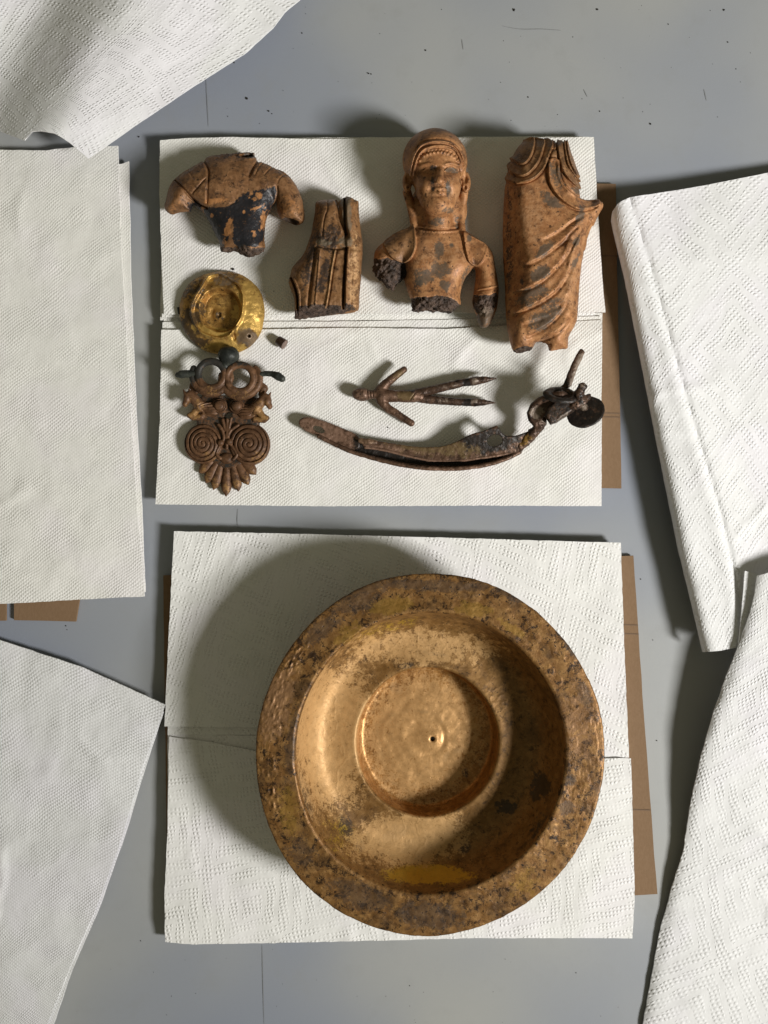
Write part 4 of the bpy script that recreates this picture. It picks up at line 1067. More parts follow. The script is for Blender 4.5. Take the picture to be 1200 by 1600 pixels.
# ================================================================== draped body (right)
def draped():
    fr = Frame(855, 385, 66, 23, .85)
    root = thing('draped_body', fr, 'tall headless bronze statuette body in draped robe, rightmost of the fragments', 'statuette fragment', 'bronze statuette fragments on the towel')
    A = lambda p: zm(p, 785, 210, 7.5); B = lambda p: zm(p, 785, 370, 7.5)
    outl = [(798, 255), (805, 246), (812, 233), (821, 225), (834, 220), (840, 221), (848, 220), (856, 218), (868, 221), (881, 223), (884, 229), (887, 240), (894, 261), (902, 282), (906, 300), (908, 310), (920, 312.5), (934, 311), (937, 316), (941.5, 323),
            (934, 337), (924, 353), (917, 370), (912, 390), (906, 423), (904, 450), (903, 477), (902, 498), (897, 511), (890, 523), (888, 531), (887, 544), (878, 546), (859, 549), (856, 540), (850, 536), (838, 535), (832, 545), (818, 551), (804, 550),
            (799, 542), (793, 517), (790, 490), (789, 450), (786, 410), (785.5, 370), (786, 330), (789, 290), (794, 268)]
    outl = cr(outl, 3)
    v = Vol(778, 948, 210, 558, 20, 126, 1.2)
    X, Y = v.X2, v.Y2
    t = 40 + 4 * np.exp(-((Y - 400) / 90) ** 2) - 12 * sstep(500, 550, Y) - 9 * sstep(270, 218, Y) - 22 * sstep(896, 932, X) * sstep(400, 330, Y)
    v.add(v.infl(outl, 62, t, 25, 4, tb=36))
    v.add(v.ell((842, 400, 70), (46, 110, 38)), 14)
    ch = (-(v.X - 813 - 3 * np.sin(v.Y / 30)) * .78 + (v.Z - 99) * .63).astype(np.float32); v.f = -smin(-v.f, -ch, 5)
    R = np.zeros_like(X)
    def st(pts, wd, dp):
        nonlocal R
        R = R + dp * np.exp(-(dline(X, Y, cr(pts, 5, False)) / wd) ** 2)
    # layered collar lobes: each lobe stands proud of the next one out
    l1 = A([(250, 60), (370, 60), (362, 210), (312, 340), (232, 398), (140, 345), (60, 250), (120, 60)])
    l2 = A([(100, 60), (472, 60), (462, 250), (400, 400), (275, 522), (150, 505), (60, 420), (0, 200)])
    l3 = A([(0, 60), (548, 60), (540, 300), (482, 440), (362, 562), (200, 608), (100, 575), (0, 480)])
    for l, hgt in ((l1, 2.6), (l2, 2.8), (l3, 3.2)):
        dd = dpoly(X, Y, cr(l, 4)); R += hgt * sstep(-.7, .9, dd) - 1.3 * sstep(2, 9, dd) + .8 * np.exp(-((dd - 1.5) / 1.3) ** 2) - 1.6 * np.exp(-((dd + 1.2) / 1.2) ** 2)
    r1 = A([(640, 60), (652, 330), (700, 480), (790, 592), (900, 645), (1000, 560), (850, 60)])
    r2 = A([(722, 60), (738, 350), (800, 470), (892, 562), (950, 500), (850, 60)])
    r3 = A([(748, 60), (778, 350), (880, 520), (950, 400), (850, 60)])
    for l, hgt in ((r1, 3.0), (r2, 1.8), (r3, 1.5)):
        dd = dpoly(X, Y, cr(l, 4)); R += hgt * sstep(-.7, .9, dd) + .7 * np.exp(-((dd - 1.4) / 1.2) ** 2) - 1.4 * np.exp(-((dd + 1.2) / 1.2) ** 2)
    # wide hem band
    hem = A([(532, 340), (532, 560), (560, 650), (620, 742), (740, 852), (880, 912), (1000, 892), (1125, 835), (1125, 765), (1010, 770), (930, 768), (800, 715), (700, 620), (655, 500), (650, 340)])
    dh = dpoly(X, Y, cr(hem, 3)); R += 3.6 * sstep(-.8, .9, dh) - 1.5 * sstep(1.5, 6, dh) - 1.8 * np.exp(-((dh + 1.5) / 1.4) ** 2)
    tab = A([(556, 226), (634, 226), (634, 320), (556, 320)]); R += 2.2 * sstep(-.7, .7, dpoly(X, Y, tab))
    tab2 = A([(572, 60), (622, 60), (618, 205), (575, 205)]); R += 1.6 * sstep(-.7, .7, dpoly(X, Y, tab2)); st(A([(596, 70), (598, 200)]), .8, -1.2)
    st(A([(628, 60), (640, 330)]), 1.1, -2.6)
    # folds pulled towards the held hem, sweeping down to the left
    ap = (936, 322)
    folds = [([ap, (915, 334), (893, 346), (872, 362), (850, 374)], 1.8), ([ap, (916, 340), (896, 358), (874, 380), (846, 402), (822, 413)], 2.6), ([ap, (920, 342), (902, 364), (884, 398), (862, 424), (836, 444), (806, 455)], 3.2),
             ([ap, (924, 346), (908, 372), (894, 410), (874, 446), (850, 466), (830, 476), (806, 488)], 3.4), ([ap, (926, 350), (912, 382), (901, 420), (890, 456), (874, 486), (850, 508), (826, 520)], 3.0),
             ([(928, 352), (914, 390), (905, 430), (900, 470), (892, 490), (880, 508), (860, 522), (838, 533)], 3.0), ([ap, (926, 334), (910, 350)], 1.6), ([(905, 372), (893, 392), (884, 410)], 1.6), ([(897, 385), (886, 415), (880, 440)], 1.4), ([(907, 400), (902, 440), (897, 470), (888, 490)], 1.6), ([(889, 372), (878, 400), (866, 418)], 1.4), ([(893, 430), (884, 458), (872, 476)], 1.5), ([(866, 486), (846, 494), (820, 502)], 1.3), ([(905, 355), (888, 372), (868, 386)], 1.5)]
    for pts, hgt in folds:
        P = cr(pts, 6, False)
        st(pts, 2.3, hgt * .42)
        st([(p[0] + 1.2, p[1] - 3.5) for p in pts], 5.5, hgt * .5)
        st([(p[0] - 1.6, p[1] + 4.2) for p in pts[1:]], 3.3, -hgt * .85)
    R += .0
    v.relief(R, 58, 14)
    # hollow between the two feet stumps; broken hollow leg end
    v.sub(v.ell((845, 546, 78), (12, 9, 40)), 3)
    v.sub(v.ell((872, 548, 66), (11, 7, 8)), 1.5)
    ff = B([(130, 1330), (200, 1285), (290, 1270), (345, 1290), (370, 1400), (100, 1400)])
    def paint(V, N):
        gr = np.maximum.reduce([blob(V, (842, 428), (18, 9), -22, na=.25, seed=1), blob(V, (849, 394), (15, 7), -40, seed=2), .9 * blob(V, (858, 385), (6, 5), seed=3), .95 * blob(V, (836, 456), (24, 9), -18, seed=4), .95 * blob(V, (846, 500), (22, 13), -25, seed=5),
                                .9 * blob(V, (860, 318), (22, 8), 40, seed=6), .9 * blob(V, (904, 340), (6, 14), 15, seed=7), .85 * blob(V, (897, 410), (3.5, 16), 25, seed=8), .9 * blob(V, (900, 300), (8, 6), seed=9), .7 * blob(V, (868, 280), (10, 22), -20, seed=10),
                                .7 * blob(V, (820, 470), (14, 10), seed=11), .9 * blob(V, (898, 380), (5, 10), 20, seed=12), .7 * blob(V, (862, 480), (18, 14), -30, seed=21)])
        dk = np.maximum.reduce([.55 * blob(V, (796, 400), (5, 90), 0, na=1.0, seed=13), blob(V, (815, 441), (3, 5), seed=15) * .9])  # long dark strip down the left side is painted shade
        lt = .55 * blob(V, (828, 345), (24, 40), seed=16) + .5 * blob(V, (890, 440), (14, 60), 10, seed=17)
        return masks(len(V), dk, lt, gr)
    def split(C):
        x, y = C[:, 0], C[:, 1]; l = np.zeros(len(C), int); up = C[:, 2] > 60
        l[(dpoly(x, y, cr(l3, 3)) > 0) & up] = 1; l[(dpoly(x, y, cr(l2, 3)) > 0) & up] = 2; l[(dpoly(x, y, cr(l1, 3)) > 0) & up] = 3
        l[(dpoly(x, y, cr(r1, 3)) > 0) & up] = 4; l[(dpoly(x, y, cr(r2, 3)) > 0) & up] = 5
        l[(dpoly(x, y, cr(hem, 3)) > 0) & up] = 6
        l[(dpoly(x, y, tab) > 0) & up] = 7
        l[dpoly(x, y, ff) + 1.2 * fbm(C, 4, 2, 3) > 0] = 8
        return l
    def disp(V, N):
        r = sstep(-1, 2, dpoly(V[:, 0], V[:, 1], ff))
        topc = sstep(228, 219, V[:, 1])
        return .5 * fbm(V, 14, 2, 5) + .3 * fbm(V, 4, 2, 6) + (r * 2.6 + topc * 1.2) * fbm(V, 4, 3, 7)
    cl = 'collar_fold'
    sculpt(v, fr, root, split, [('robe', M_terra, None), (cl, M_ochre, None), (cl, M_ochre, None), (cl, M_ochre, None), (cl, M_ochre, None), (cl, M_ochre, None), ('hem_band', M_terra, None), ('clasp', M_ochre, None), ('broken_surface', M_break, None)], disp, paint)
draped()

# ================================================================== scroll ornament
def ornament():
    fr = Frame(356, 665, 38, 22)
    root = thing('scroll_ornament', fr, 'brown bronze ornament of rings, two small beasts, spirals and palmette leaves', 'ornament')
    nz = lambda V, N: .35 * fbm(V, 7, 2, 5) + .12 * fbm(V, 2.5, 2, 6)
    # rings (two tori with a second outer coil on the lower side)
    def ring(cx, cy, a0, a1, flip, dark):
        v = Vol(cx - 42, cx + 42, cy - 38, cy + 40, 30, 72, .9)
        zc = 52
        r = np.sqrt((v.X - cx) ** 2 + (v.Y - cy) ** 2)
        v.add((np.sqrt((r - 20.5) ** 2 + ((v.Z - zc) / .95) ** 2) - 5.6).astype(np.float32))
        an = np.radians(np.linspace(a0, a1, 26))
        pts = [(cx + 28.4 * math.cos(q) * 1.04, cy + 28.2 * math.sin(q), zc - 3) for q in an]
        rs = list(np.interp(np.linspace(0, 1, 26), [0, .12, .6, 1], [3.0, 5.4, 6.2, 5.4]))
        v.add(v.path(pts, rs, .95), 1.0)
        def paint(V, N):
            return masks(len(V), dark(V), .35 * blob(V, (cx, cy + 26), (16, 8), seed=3))
        part('ring', v, fr, root, M_orn, nz, paint)
    ring(333, 587.5, -15, 200, 1, lambda V: sstep(596, 584, V[:, 1] + .35 * (V[:, 0] - 333)))
    ring(377.7, 593, -40, 190, -1, lambda V: .7 * sstep(578, 570, V[:, 1]))
    # knob
    v = Vol(338, 382, 538, 580, 20, 76, .9); v.add(v.ell((359.5, 557.5, 50), (16.5, 14.5, 16))); v.add(v.cap((359, 566, 48), (354, 574, 50), 10, 7), 5)
    part('knob', v, fr, root, M_green, nz)
    # side arms
    v = Vol(272, 318, 574, 602, 20, 62, .9); v.add(v.path([(314, 587, 50), (300, 586, 51), (287, 587, 52), (281, 588, 52)], [5, 5.6, 6.2, 4.2]), 1); part('arm', v, fr, root, M_green, nz, None, 'left dark blunt arm')
    v = Vol(400, 454, 576, 604, 20, 70, .9); v.add(v.path([(406, 588, 50), (416, 585.5, 50), (427, 586, 50), (436, 590, 52), (442, 593.5, 52)], [4, 4, 4.6, 6.4, 5.6]), 1); part('arm', v, fr, root, M_green, nz, None, 'right dark arm with swollen bent end')
    v = Vol(396, 428, 590, 624, 20, 56, .9); v.add(v.path([(404, 600, 38), (412, 607, 38), (408, 616, 36)], [6, 7, 5])); part('scroll_lobe', v, fr, root, M_orn, nz)
    v = Vol(286, 312, 588, 622, 20, 56, .9); v.add(v.path([(302, 596, 38), (300, 605, 38), (306, 612, 36)], [4, 4.5, 4])); part('scroll_lobe', v, fr, root, M_orn, nz)
    # beasts
    def beast(s, ox, oy):
        fx = lambda x: ox + s * x
        v = Vol(min(fx(-14), fx(52)), max(fx(-14), fx(52)), oy - 26, oy + 38, 20, 66, .85)
        v.add(v.path([(fx(30), oy + 14, 36), (fx(18), oy + 12, 38), (fx(10), oy + 2, 40), (fx(4), oy - 6, 42)], [7, 9, 8, 6]), 2)
        v.add(v.ell((fx(-1), oy + 1, 42), (6, 9, 7)), 3); v.add(v.ell((fx(-4), oy + 9, 42), (4.5, 5.5, 5)), 2)
        v.add(v.cap((fx(-3), oy - 6, 44), (fx(-6), oy - 12, 45), 3.0, 1.0), 1); v.add(v.cap((fx(4), oy - 7, 44), (fx(3), oy - 13, 45), 3.0, 1.2), 1)
        v.add(v.path([(fx(14), oy + 16, 36), (fx(8), oy + 24, 36), (fx(1), oy + 27, 36), (fx(6), oy + 30, 34), (fx(20), oy + 29, 33)], [6, 5, 4, 4.5, 5]), 2)
        v.sub(v.ell((fx(-5), oy + 4, 50), (1.6, 1.6, 3)), .6)
        R = np.zeros_like(v.X2)
        for k in range(6):
            R += -1.7 * np.exp(-(dline(v.X2, v.Y2, cr([(fx(18 + k * 1.5), oy + 20 + k * 2.2 - 8), (fx(30), oy + 6 + k * 4.0), (fx(46), oy + 3 + k * 5.0)], 4, False)) / 1.0) ** 2)
        v.add(v.ell((fx(34), oy + 17, 33), (15, 12, 9)), 3)
        v.relief(R, 34)
        paint = lambda V, N: masks(len(V), .0 * V[:, 0], .55 * blob(V, (fx(12), oy + 18), (14, 14), seed=4) + .5 * blob(V, (fx(8), oy + 28), (8, 5), seed=5))
        part('beast_figure', v, fr, root, M_orn, nz, paint)
    beast(1, 294, 622); beast(-1, 418, 626)
    # disc pair between the beasts
    for cx, cy in ((343, 634), (370, 635)):
        v = Vol(cx - 15, cx + 15, cy - 15, cy + 15, 20, 58, .85)
        v.add(v.ell((cx, cy, 34), (12.5, 12, 12)))
        rr = np.hypot(v.X2 - cx, v.Y2 - cy); v.relief(-2.2 * np.exp(-((rr - 8.6) / 1.2) ** 2), 30)
        part('small_volute', v, fr, root, M_orn, nz)
    # backing plate behind the figures
    v = Vol(296, 418, 604, 740, 20, 44, 1.0)
    v.add(v.infl(cr([(318, 612), (345, 616), (350, 620), (365, 620), (370, 614), (398, 618), (408, 640), (404, 664), (400, 700), (380, 724), (356, 734), (332, 724), (310, 704), (306, 664), (304, 640)], 4), 28, 6, 6, 1))
    v.sub((np.sqrt((v.X - 355.5) ** 2 + (v.Y - 649) ** 2) - 6 + 0 * v.Z).astype(np.float32), 1)
    part('backing_plate', v, fr, root, M_orn, nz, lambda V, N: masks(len(V), .5 + 0 * V[:, 0]))
    # spirals
    def spiral(cx, cy, rx, s, turns, mirror):
        v = Vol(cx - 40, cx + 40, cy - 40, cy + 42, 20, 58, .85)
        X, Y = v.X2 - cx, v.Y2 - cy
        r = np.hypot(X / rx, Y / (rx * 1.04)) + .022 * fbm2(X + cx, Y, 12, 2, 81); th = np.arctan2(Y, X * s)
        v.add(v.ell((cx, cy, 28), (rx, rx * 1.04, 15)))
        v.add((np.sqrt((np.sqrt((v.X - cx) ** 2 + ((v.Y - cy) / 1.04) ** 2) - rx + 4) ** 2 + ((v.Z - 30) / 1.5) ** 2) - 4.6).astype(np.float32), 1.5)
        ph = r * turns - th / (2 * math.pi) + mirror
        fr_ = ph - np.floor(ph)
        groove = np.exp(-((np.minimum(fr_, 1 - fr_)) / .12) ** 2)
        R = (-2.5 * groove + .6) * sstep(1.02, .93, r)
        v.relief(R, 26)
        part('spiral', v, fr, root, M_orn, nz, lambda V, N: masks(len(V), .0 * V[:, 0], .35 * blob(V, (cx + 14, cy + 20), (12, 12), seed=4)))
    spiral(317, 693, 30.0, 1, 4.6, .2); spiral(389, 693.5, 31.5, -1, 4.4, .55)
    # stems curling down between the spirals
    v = Vol(326, 388, 650, 726, 20, 54, .85)
    for pts in ([(341, 664), (347, 672), (350, 684), (347, 692)], [(372, 664), (361, 672), (356, 682), (359, 690)], [(348, 656), (352, 672)], [(361, 654), (357, 672)], [(355, 656), (354, 700)], [(345, 694), (338, 708), (344, 716)], [(360, 694), (370, 710), (364, 718)]):
        P = cr(pts, 3, False); v.add(v.path([(p[0], p[1], 37) for p in P], [2.6] * len(P)), .6)
    v.add(v.ell((345, 692, 39), (5.2, 5, 5)), .5); v.add(v.ell((359, 690.5, 39), (5.4, 5, 5)), .5); v.add(v.ell((354, 716, 33), (11, 9, 7)), 1)
    part('stem', v, fr, root, M_orn, nz)
    # palmette leaves
    tips = [((333, 712), (308.5, 739)), ((337, 716), (318.5, 755)), ((343, 718), (331, 765.5)), ((353, 720), (351, 776)), ((362, 718), (371, 768)), ((370, 716), (387, 758)), ((377, 712), (399, 741.5))]
    for (bx, by), (tx, ty) in tips:
        bx, by = .6 * bx + .4 * 354, by - 5
        v = Vol(min(bx, tx) - 10, max(bx, tx) + 10, by - 9, ty + 4, 20, 48, .85)
        L = math.hypot(tx - bx, ty - by); ux, uy = (tx - bx) / L, (ty - by) / L
        s = (v.X - bx) * ux + (v.Y - by) * uy; n_ = -(v.X - bx) * uy + (v.Y - by) * ux
        hw = np.interp(s, [-4, 0, L * .35, L * .72, L * .86, L], [2, 3.6, 6.6, 8.6, 6.8, .2])
        hz = np.interp(s, [-4, 0, L * .5, L * .8, L], [3, 6, 7.0, 6.0, 2.2])
        k = np.sqrt((n_ / hw) ** 2 + ((v.Z - 27) / hz) ** 2) - 1
        v.f = np.maximum(k * 3.0, (np.abs(s - L / 2) - L / 2)).astype(np.float32)
        part('leaf', v, fr, root, M_orn, nz, lambda V, N: masks(len(V), .0 * V[:, 0], .45 * blob(V, (tx * .8 + bx * .2, ty * .8 + by * .2), (6, 9), seed=tx)))
ornament()

# ================================================================== small forked figure
def figure():
    fr = Frame(655, 615, 34, 21)
    root = thing('forked_figure', fr, 'thin bronze human shaped handle with open arms and two long pointed legs', 'figurine')
    v = Vol(546, 664, 570, 672, 20, 58, .95)
    v.add(v.ell((565, 616.5, 35), (15, 10.5, 10.5), 4))
    v.add(v.cap((574, 616.5, 35), (594, 617, 35), 6.2, 7.5), 3)
    v.add(v.ell((597, 618, 35), (9, 14, 8)), 4)
    v.add(v.path([(594, 610, 35), (603, 600, 36), (614, 591, 38), (631, 578.5, 40)], [8, 7.2, 6.4, 5.2]), 3)
    v.add(v.path([(595, 627, 35), (606, 638, 34), (624, 649, 33), (642.5, 661, 33)], [7.5, 6.6, 6.0, 5.4]), 3)
    v.add(v.path([(597, 618, 35), (625, 619, 34), (646, 619, 34), (656, 620, 34)], [10, 9.2, 10.2, 8]), 3)
    R = np.zeros_like(v.X2)
    for p, wd, dp in [([(574, 607), (575, 627)], .9, -2.0), ([(578, 607), (579, 627)], .9, -1.6), ([(582, 608), (583, 627)], .8, -1.4), ([(560, 612.5), (566, 613)], 1.2, -1.1), ([(560, 620), (566, 620)], 1.2, -1.1), ([(556, 616.5), (562, 616.5)], 1.0, 1.0), ([(641, 625), (649, 614), (655, 611)], .9, -1.4)]:
        R += dp * np.exp(-(dline(v.X2, v.Y2, p) / wd) ** 2)
    v.relief(R, 34)
    def paint(V, N):
        g = np.maximum(blob(V, (634, 620), (13, 8), seed=1), .6 * blob(V, (622, 586), (10, 6), -38, seed=2))
        return masks(len(V), blob(V, (641, 611), (8, 5), seed=3), g, .55 * np.maximum(blob(V, (566, 617), (12, 8), seed=4), blob(V, (652, 617), (5, 7), seed=5)))
    nz = lambda V, N: .6 * fbm(V, 8, 2, 5) + .35 * fbm(V, 3, 2, 6)
    part('body', v, fr, root, M_strap, nz, paint)
    v = Vol(640, 782, 584, 632, 20, 56, .95)
    v.add(v.path([(648, 616, 34), (668, 611, 34), (692, 605.5, 36), (718, 599.5, 38), (728, 597.5, 38)], [7.6, 7.0, 6.8, 6.4, 5.8]), 2); v.add(v.path([(726, 598.5, 38), (742, 596, 39), (758, 594, 40), (774, 592.3, 41)], [6.0, 7.0, 5.0, 1.2]), .5)
    v.add(v.path([(735, 596, 42), (741, 596, 43)], [4, 4]), 1)
    part('leg', v, fr, root, M_iron, nz, lambda V, N: masks(len(V), blob(V, (727, 599), (6, 8), seed=3), None, .8 * blob(V, (740, 596), (5, 5), seed=3) + .4 * blob(V, (700, 603), (20, 6), seed=6)))
    v = Vol(640, 782, 608, 644, 20, 56, .95)
    v.add(v.path([(650, 621, 33), (670, 624, 32), (692, 626, 32), (716, 628, 33), (729, 628.5, 33)], [7.4, 6.8, 6.4, 6.2, 5.4]), 2); v.add(v.path([(727, 628.5, 33), (742, 628.5, 34), (757, 629, 35), (773, 629.5, 36)], [5.8, 6.6, 4.8, 1.0]), .5)
    v.add(v.path([(736, 628, 37), (742, 628, 38)], [3.6, 3.6]), 1)
    part('leg', v, fr, root, M_iron, nz, lambda V, N: masks(len(V), blob(V, (729, 629), (6, 8), seed=3), None, .8 * blob(V, (740, 628), (5, 4), seed=3) + .4 * blob(V, (695, 625), (20, 5), seed=6)))
figure()

# ================================================================== curved strap handle
def strap():
    fr = Frame(700, 680, 36, 20, .95, 885, 640)
    root = thing('strap_handle', fr, 'long curved dark bronze strap, split open, ending in a bent clasp with discs', 'handle')
    nz = lambda V, N: .7 * fbm(V, 9, 2, 5) + .35 * fbm(V, 3, 2, 6)
    def solid(name, poly, zc, t, r, mat, paint=None, holes=(), h=1.0, zfun=None, label=None, sm=1):
        P = np.array(poly); x0, y0 = P.min(0) - 5; x1, y1 = P.max(0) + 5
        v = Vol(x0, x1, y0, y1, 16, 96, h)
        Zc = zc if zfun is None else zfun(v.X2, v.Y2)[:, :, None]
        d = dpoly(v.X2, v.Y2, poly); e = 1 - np.minimum(d / r, 1)
        v.f = ((np.sqrt(((v.Z - Zc) / t) ** 2 + (e ** 2)[:, :, None]) - 1) * min(t, r)).astype(np.float32)
        for (c, rx, ry, rot) in holes:
            ca, sa = math.cos(math.radians(rot)), math.sin(math.radians(rot)); dx, dy = v.X2 - c[0], v.Y2 - c[1]
            k = (np.hypot((dx * ca + dy * sa) / rx, (-dx * sa + dy * ca) / ry) - 1) * min(rx, ry)
            v.f = np.maximum(v.f, -k[:, :, None].astype(np.float32))
        return part(name, v, fr, root, mat, nz, paint, label)
    # back strip: thin wall standing on edge along the outer curve
    outer = cr([(500, 682), (530, 697), (560, 709), (600, 720), (640, 728), (680, 731.5), (720, 731.5), (760, 726), (790, 717), (811, 707)], 5, False)
    v = Vol(492, 820, 674, 742, 18, 52, 1.0)
    d = dline(v.X2, v.Y2, outer)
    edge = np.maximum(np.abs(v.Z - 31 - 3 * np.sin(v.X / 50)) - 11.5, 0)
    v.f = (np.sqrt((d[:, :, None]) ** 2 + edge ** 2) - 3.4).astype(np.float32)
    v.add(v.path([(788, 716, 34), (812, 706, 36)], [3.5, 4]), 1)
    part('outer_wall', v, fr, root, M_strap, nz, lambda V, N: masks(len(V), .0 * V[:, 0], .0 * V[:, 0], .5 * blob(V, (720, 733), (120, 6), seed=2)))
    # floor of the trough
    tro = cr([(545, 690), (600, 697), (660, 706), (720, 708), (780, 698), (812, 702), (800, 714), (760, 726), (700, 731), (640, 727), (580, 714), (545, 702)], 4)
    solid('trough_floor', tro, 23, 2.2, 2.5, M_iron, lambda V, N: masks(len(V), 1 + 0 * V[:, 0]))
    # tongue with the hole at the left end
    ton = cr([(467, 662), (470, 654), (480, 651), (495, 654), (515, 661), (535, 669), (552, 676), (562, 684), (562, 700), (545, 703), (520, 693), (495, 681), (474, 671)], 5)
    solid('tongue', ton, 36, 3.2, 4, M_strap, lambda V, N: masks(len(V), blob(V, (560, 692), (8, 12), seed=1), .0 * V[:, 0], .75 * blob(V, (510, 672), (50, 18), 20, seed=2)), [((498.5, 671), 10.0, 4.6, 22)])
    # inner sheet
    inn = cr([(563, 685), (590, 688), (625, 694), (660, 698), (690, 697), (715, 689), (740, 677), (756, 673), (775, 665), (779, 666), (790, 680), (806, 680), (822, 675), (833, 672), (836, 684), (822, 698), (805, 708), (780, 710), (745, 715), (712, 719), (680, 719), (640, 712), (610, 704), (590, 700), (572, 699)], 4)
    def zi(x, y):
        return 40 + 4 * sstep(560, 760, x) + 3 * np.sin(x / 37) + .35 * np.clip(700 - y, -10, 30) * sstep(640, 720, x)
    solid('inner_sheet', inn, 42, 2.4, 2.6, M_strap, lambda V, N: masks(len(V), np.maximum.reduce([.95 * blob(V, (770, 688), (50, 18), -10, seed=1), blob(V, (566, 690), (6, 8), seed=6)]), .8 * blob(V, (680, 700), (75, 12), 4, seed=2), .6 * blob(V, (630, 703), (60, 3.5), 8, seed=4)), [((774, 688), 12.0, 9.0, -15)], zfun=zi)
    v = Vol(556, 830, 684, 722, 16, 60, 1.0)
    P = cr([(572, 699), (600, 703), (640, 713), (680, 720), (712, 720), (745, 716), (785, 710), (815, 701)], 4, False)
    v.add(v.path([(p[0], p[1], float(zi(p[0], p[1])) - .5) for p in P], [2.3] * len(P))); part('sheet_edge', v, fr, root, M_strap, nz, lambda V, N: masks(len(V), 0 * V[:, 0], 0 * V[:, 0], .8 + 0 * V[:, 0]))
    v = Vol(556, 596, 676, 706, 16, 62, 1.0); v.add(v.path([(566, 688, 44), (578, 690, 45), (588, 691, 44)], [4.5, 5.5, 4], .7)); part('flake', v, fr, root, M_strap, nz, lambda V, N: masks(len(V), 0 * V[:, 0], .5 + 0 * V[:, 0], .4 + 0 * V[:, 0]))
    # neck rising to the clasp
    v = Vol(806, 866, 640, 706, 18, 84, 1.0)
    v.add(v.path([(812, 698, 40), (824, 686, 46), (838, 672, 54), (848, 660, 60)], [8, 8.5, 8, 7]), 3)
    v.add(v.ell((846, 657, 61), (9, 7, 9), -40), 3)
    part('neck', v, fr, root, M_iron, lambda V, N: nz(V, N) + 1.6 * fbm(V, 5, 2, 9), lambda V, N: masks(len(V), 0 * V[:, 0], .7 * blob(V, (820, 688), (12, 9), -40, seed=1), .5 * blob(V, (848, 658), (8, 6), seed=3)))
    # C-shaped band
    v = Vol(816, 896, 606, 676, 18, 104, 1.0)
    v.add(v.path([(838, 663, 62), (831, 655, 62), (829, 646, 63), (834, 635, 65), (846, 626, 70), (862, 620, 76), (878, 617, 80)], [5, 5, 5, 5.5, 6, 6, 5.5], 1.4), 2)
    zz_ = (64 + np.clip(v.X2 - 832, 0, 50) * .32)[:, :, None]
    v.add((np.maximum(np.abs(v.Z - zz_) - 2.6, -dpoly(v.X2, v.Y2, cr([(828, 650), (830, 637), (842, 626), (862, 618), (884, 614), (888, 628), (866, 638), (853, 646), (848, 655), (838, 660)], 4))[:, :, None])).astype(np.float32), 2)
    part('band', v, fr, root, M_iron, nz, lambda V, N: masks(len(V), 0 * V[:, 0], 0 * V[:, 0], .9 * blob(V, (840, 645), (10, 10), seed=1)))
    # wedge block
    solid('block', [(851, 650), (856, 636), (870, 623), (888, 616), (903, 624), (896, 643), (874, 658), (860, 664)], 74, 10, 5, M_iron, lambda V, N: masks(len(V), .6 + 0 * V[:, 0], .15 * blob(V, (864, 643), (9, 14), -40, seed=1), .5 * blob(V, (880, 650), (18, 3), -35, seed=2)), sm=0)
    # tilted ring
    v = Vol(840, 912, 598, 640, 60, 104, 1.0)
    cx, cy, cz = 876, 619, 83
    dx, dy, dz = v.X - cx, v.Y - cy, v.Z - cz
    a = math.radians(8); x1 = dx * math.cos(a) + dy * math.sin(a); y1 = -dx * math.sin(a) + dy * math.cos(a)
    b = math.radians(52); y2 = y1 * math.cos(b) + dz * math.sin(b); z2 = -y1 * math.sin(b) + dz * math.cos(b)
    rr = np.sqrt((x1 / 1.5) ** 2 + y2 ** 2)
    v.f = (np.sqrt((rr - 13.5) ** 2 + z2 ** 2) - 4.6).astype(np.float32); v.add((np.maximum(rr - 13, np.abs(z2 + 1) - 1.6)).astype(np.float32), 1)
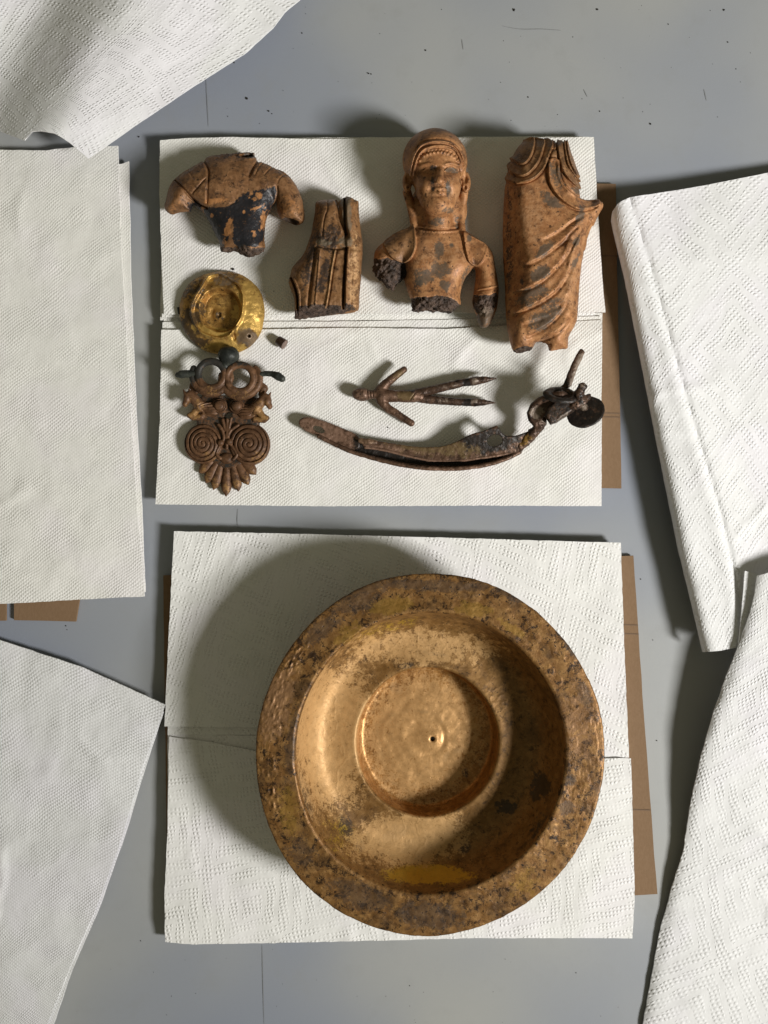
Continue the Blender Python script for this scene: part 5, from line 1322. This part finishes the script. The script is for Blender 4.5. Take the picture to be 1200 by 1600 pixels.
    part('ring', v, fr, root, M_iron, nz, lambda V, N: masks(len(V), .8 + 0 * V[:, 0]))
    # blade
    solid('blade', cr([(905, 548), (911, 550), (911, 557), (899, 584), (892, 604), (876, 611), (868, 611), (880, 601), (886, 585), (897, 562)], 3), 66, 3.2, 4, M_iron, lambda V, N: masks(len(V), .7 * blob(V, (884, 600), (10, 8), seed=7), 0 * V[:, 0], .95 * blob(V, (900, 580), (5, 30), 22, seed=1)))
    # knob cluster
    v = Vol(878, 928, 596, 650, 50, 106, 1.0)
    v.add(v.path([(908, 606, 92), (903, 616, 88), (908, 626, 84), (898, 634, 82), (890, 638, 78)], [6.5, 7, 8, 7.5, 6]), 2); v.add(v.ell((908, 606, 93), (6.5, 6, 6)), 1); v.add(v.ell((917, 621, 84), (5, 5, 5)), 2); v.add(v.ell((911, 637, 78), (7, 5.5, 6)), 2)
    part('knob', v, fr, root, M_iron, lambda V, N: nz(V, N) + 1.5 * fbm(V, 5, 2, 9), lambda V, N: masks(len(V), .5 + 0 * V[:, 0], 0 * V[:, 0], .6 * np.maximum(blob(V, (908, 604), (4, 4), seed=1), blob(V, (911, 637), (7, 5), seed=2))))
    # tilted disc
    v = Vol(880, 950, 612, 676, 40, 96, 1.0)
    dx, dy, dz = v.X - 914, v.Y - 644, v.Z - 66
    a = math.radians(-24); x1 = dx * math.cos(a) + dy * math.sin(a); y1 = -dx * math.sin(a) + dy * math.cos(a)
    b = math.radians(28); y2 = y1 * math.cos(b) + dz * math.sin(b); z2 = -y1 * math.sin(b) + dz * math.cos(b)
    rr = np.sqrt(x1 ** 2 + (y2 * 1.16) ** 2); e = 1 - np.minimum(np.maximum(30 - rr, -5) / 3.0, 1)
    v.f = ((np.sqrt((z2 / 2.4) ** 2 + np.maximum(e, 0) ** 2) - 1) * 2.2).astype(np.float32)
    part('disc', v, fr, root, M_iron, nz, lambda V, N: masks(len(V), .85 + 0 * V[:, 0]))
strap()
print('objects', len(bpy.data.objects), 'polys', sum(len(m.polygons) for m in bpy.data.meshes))
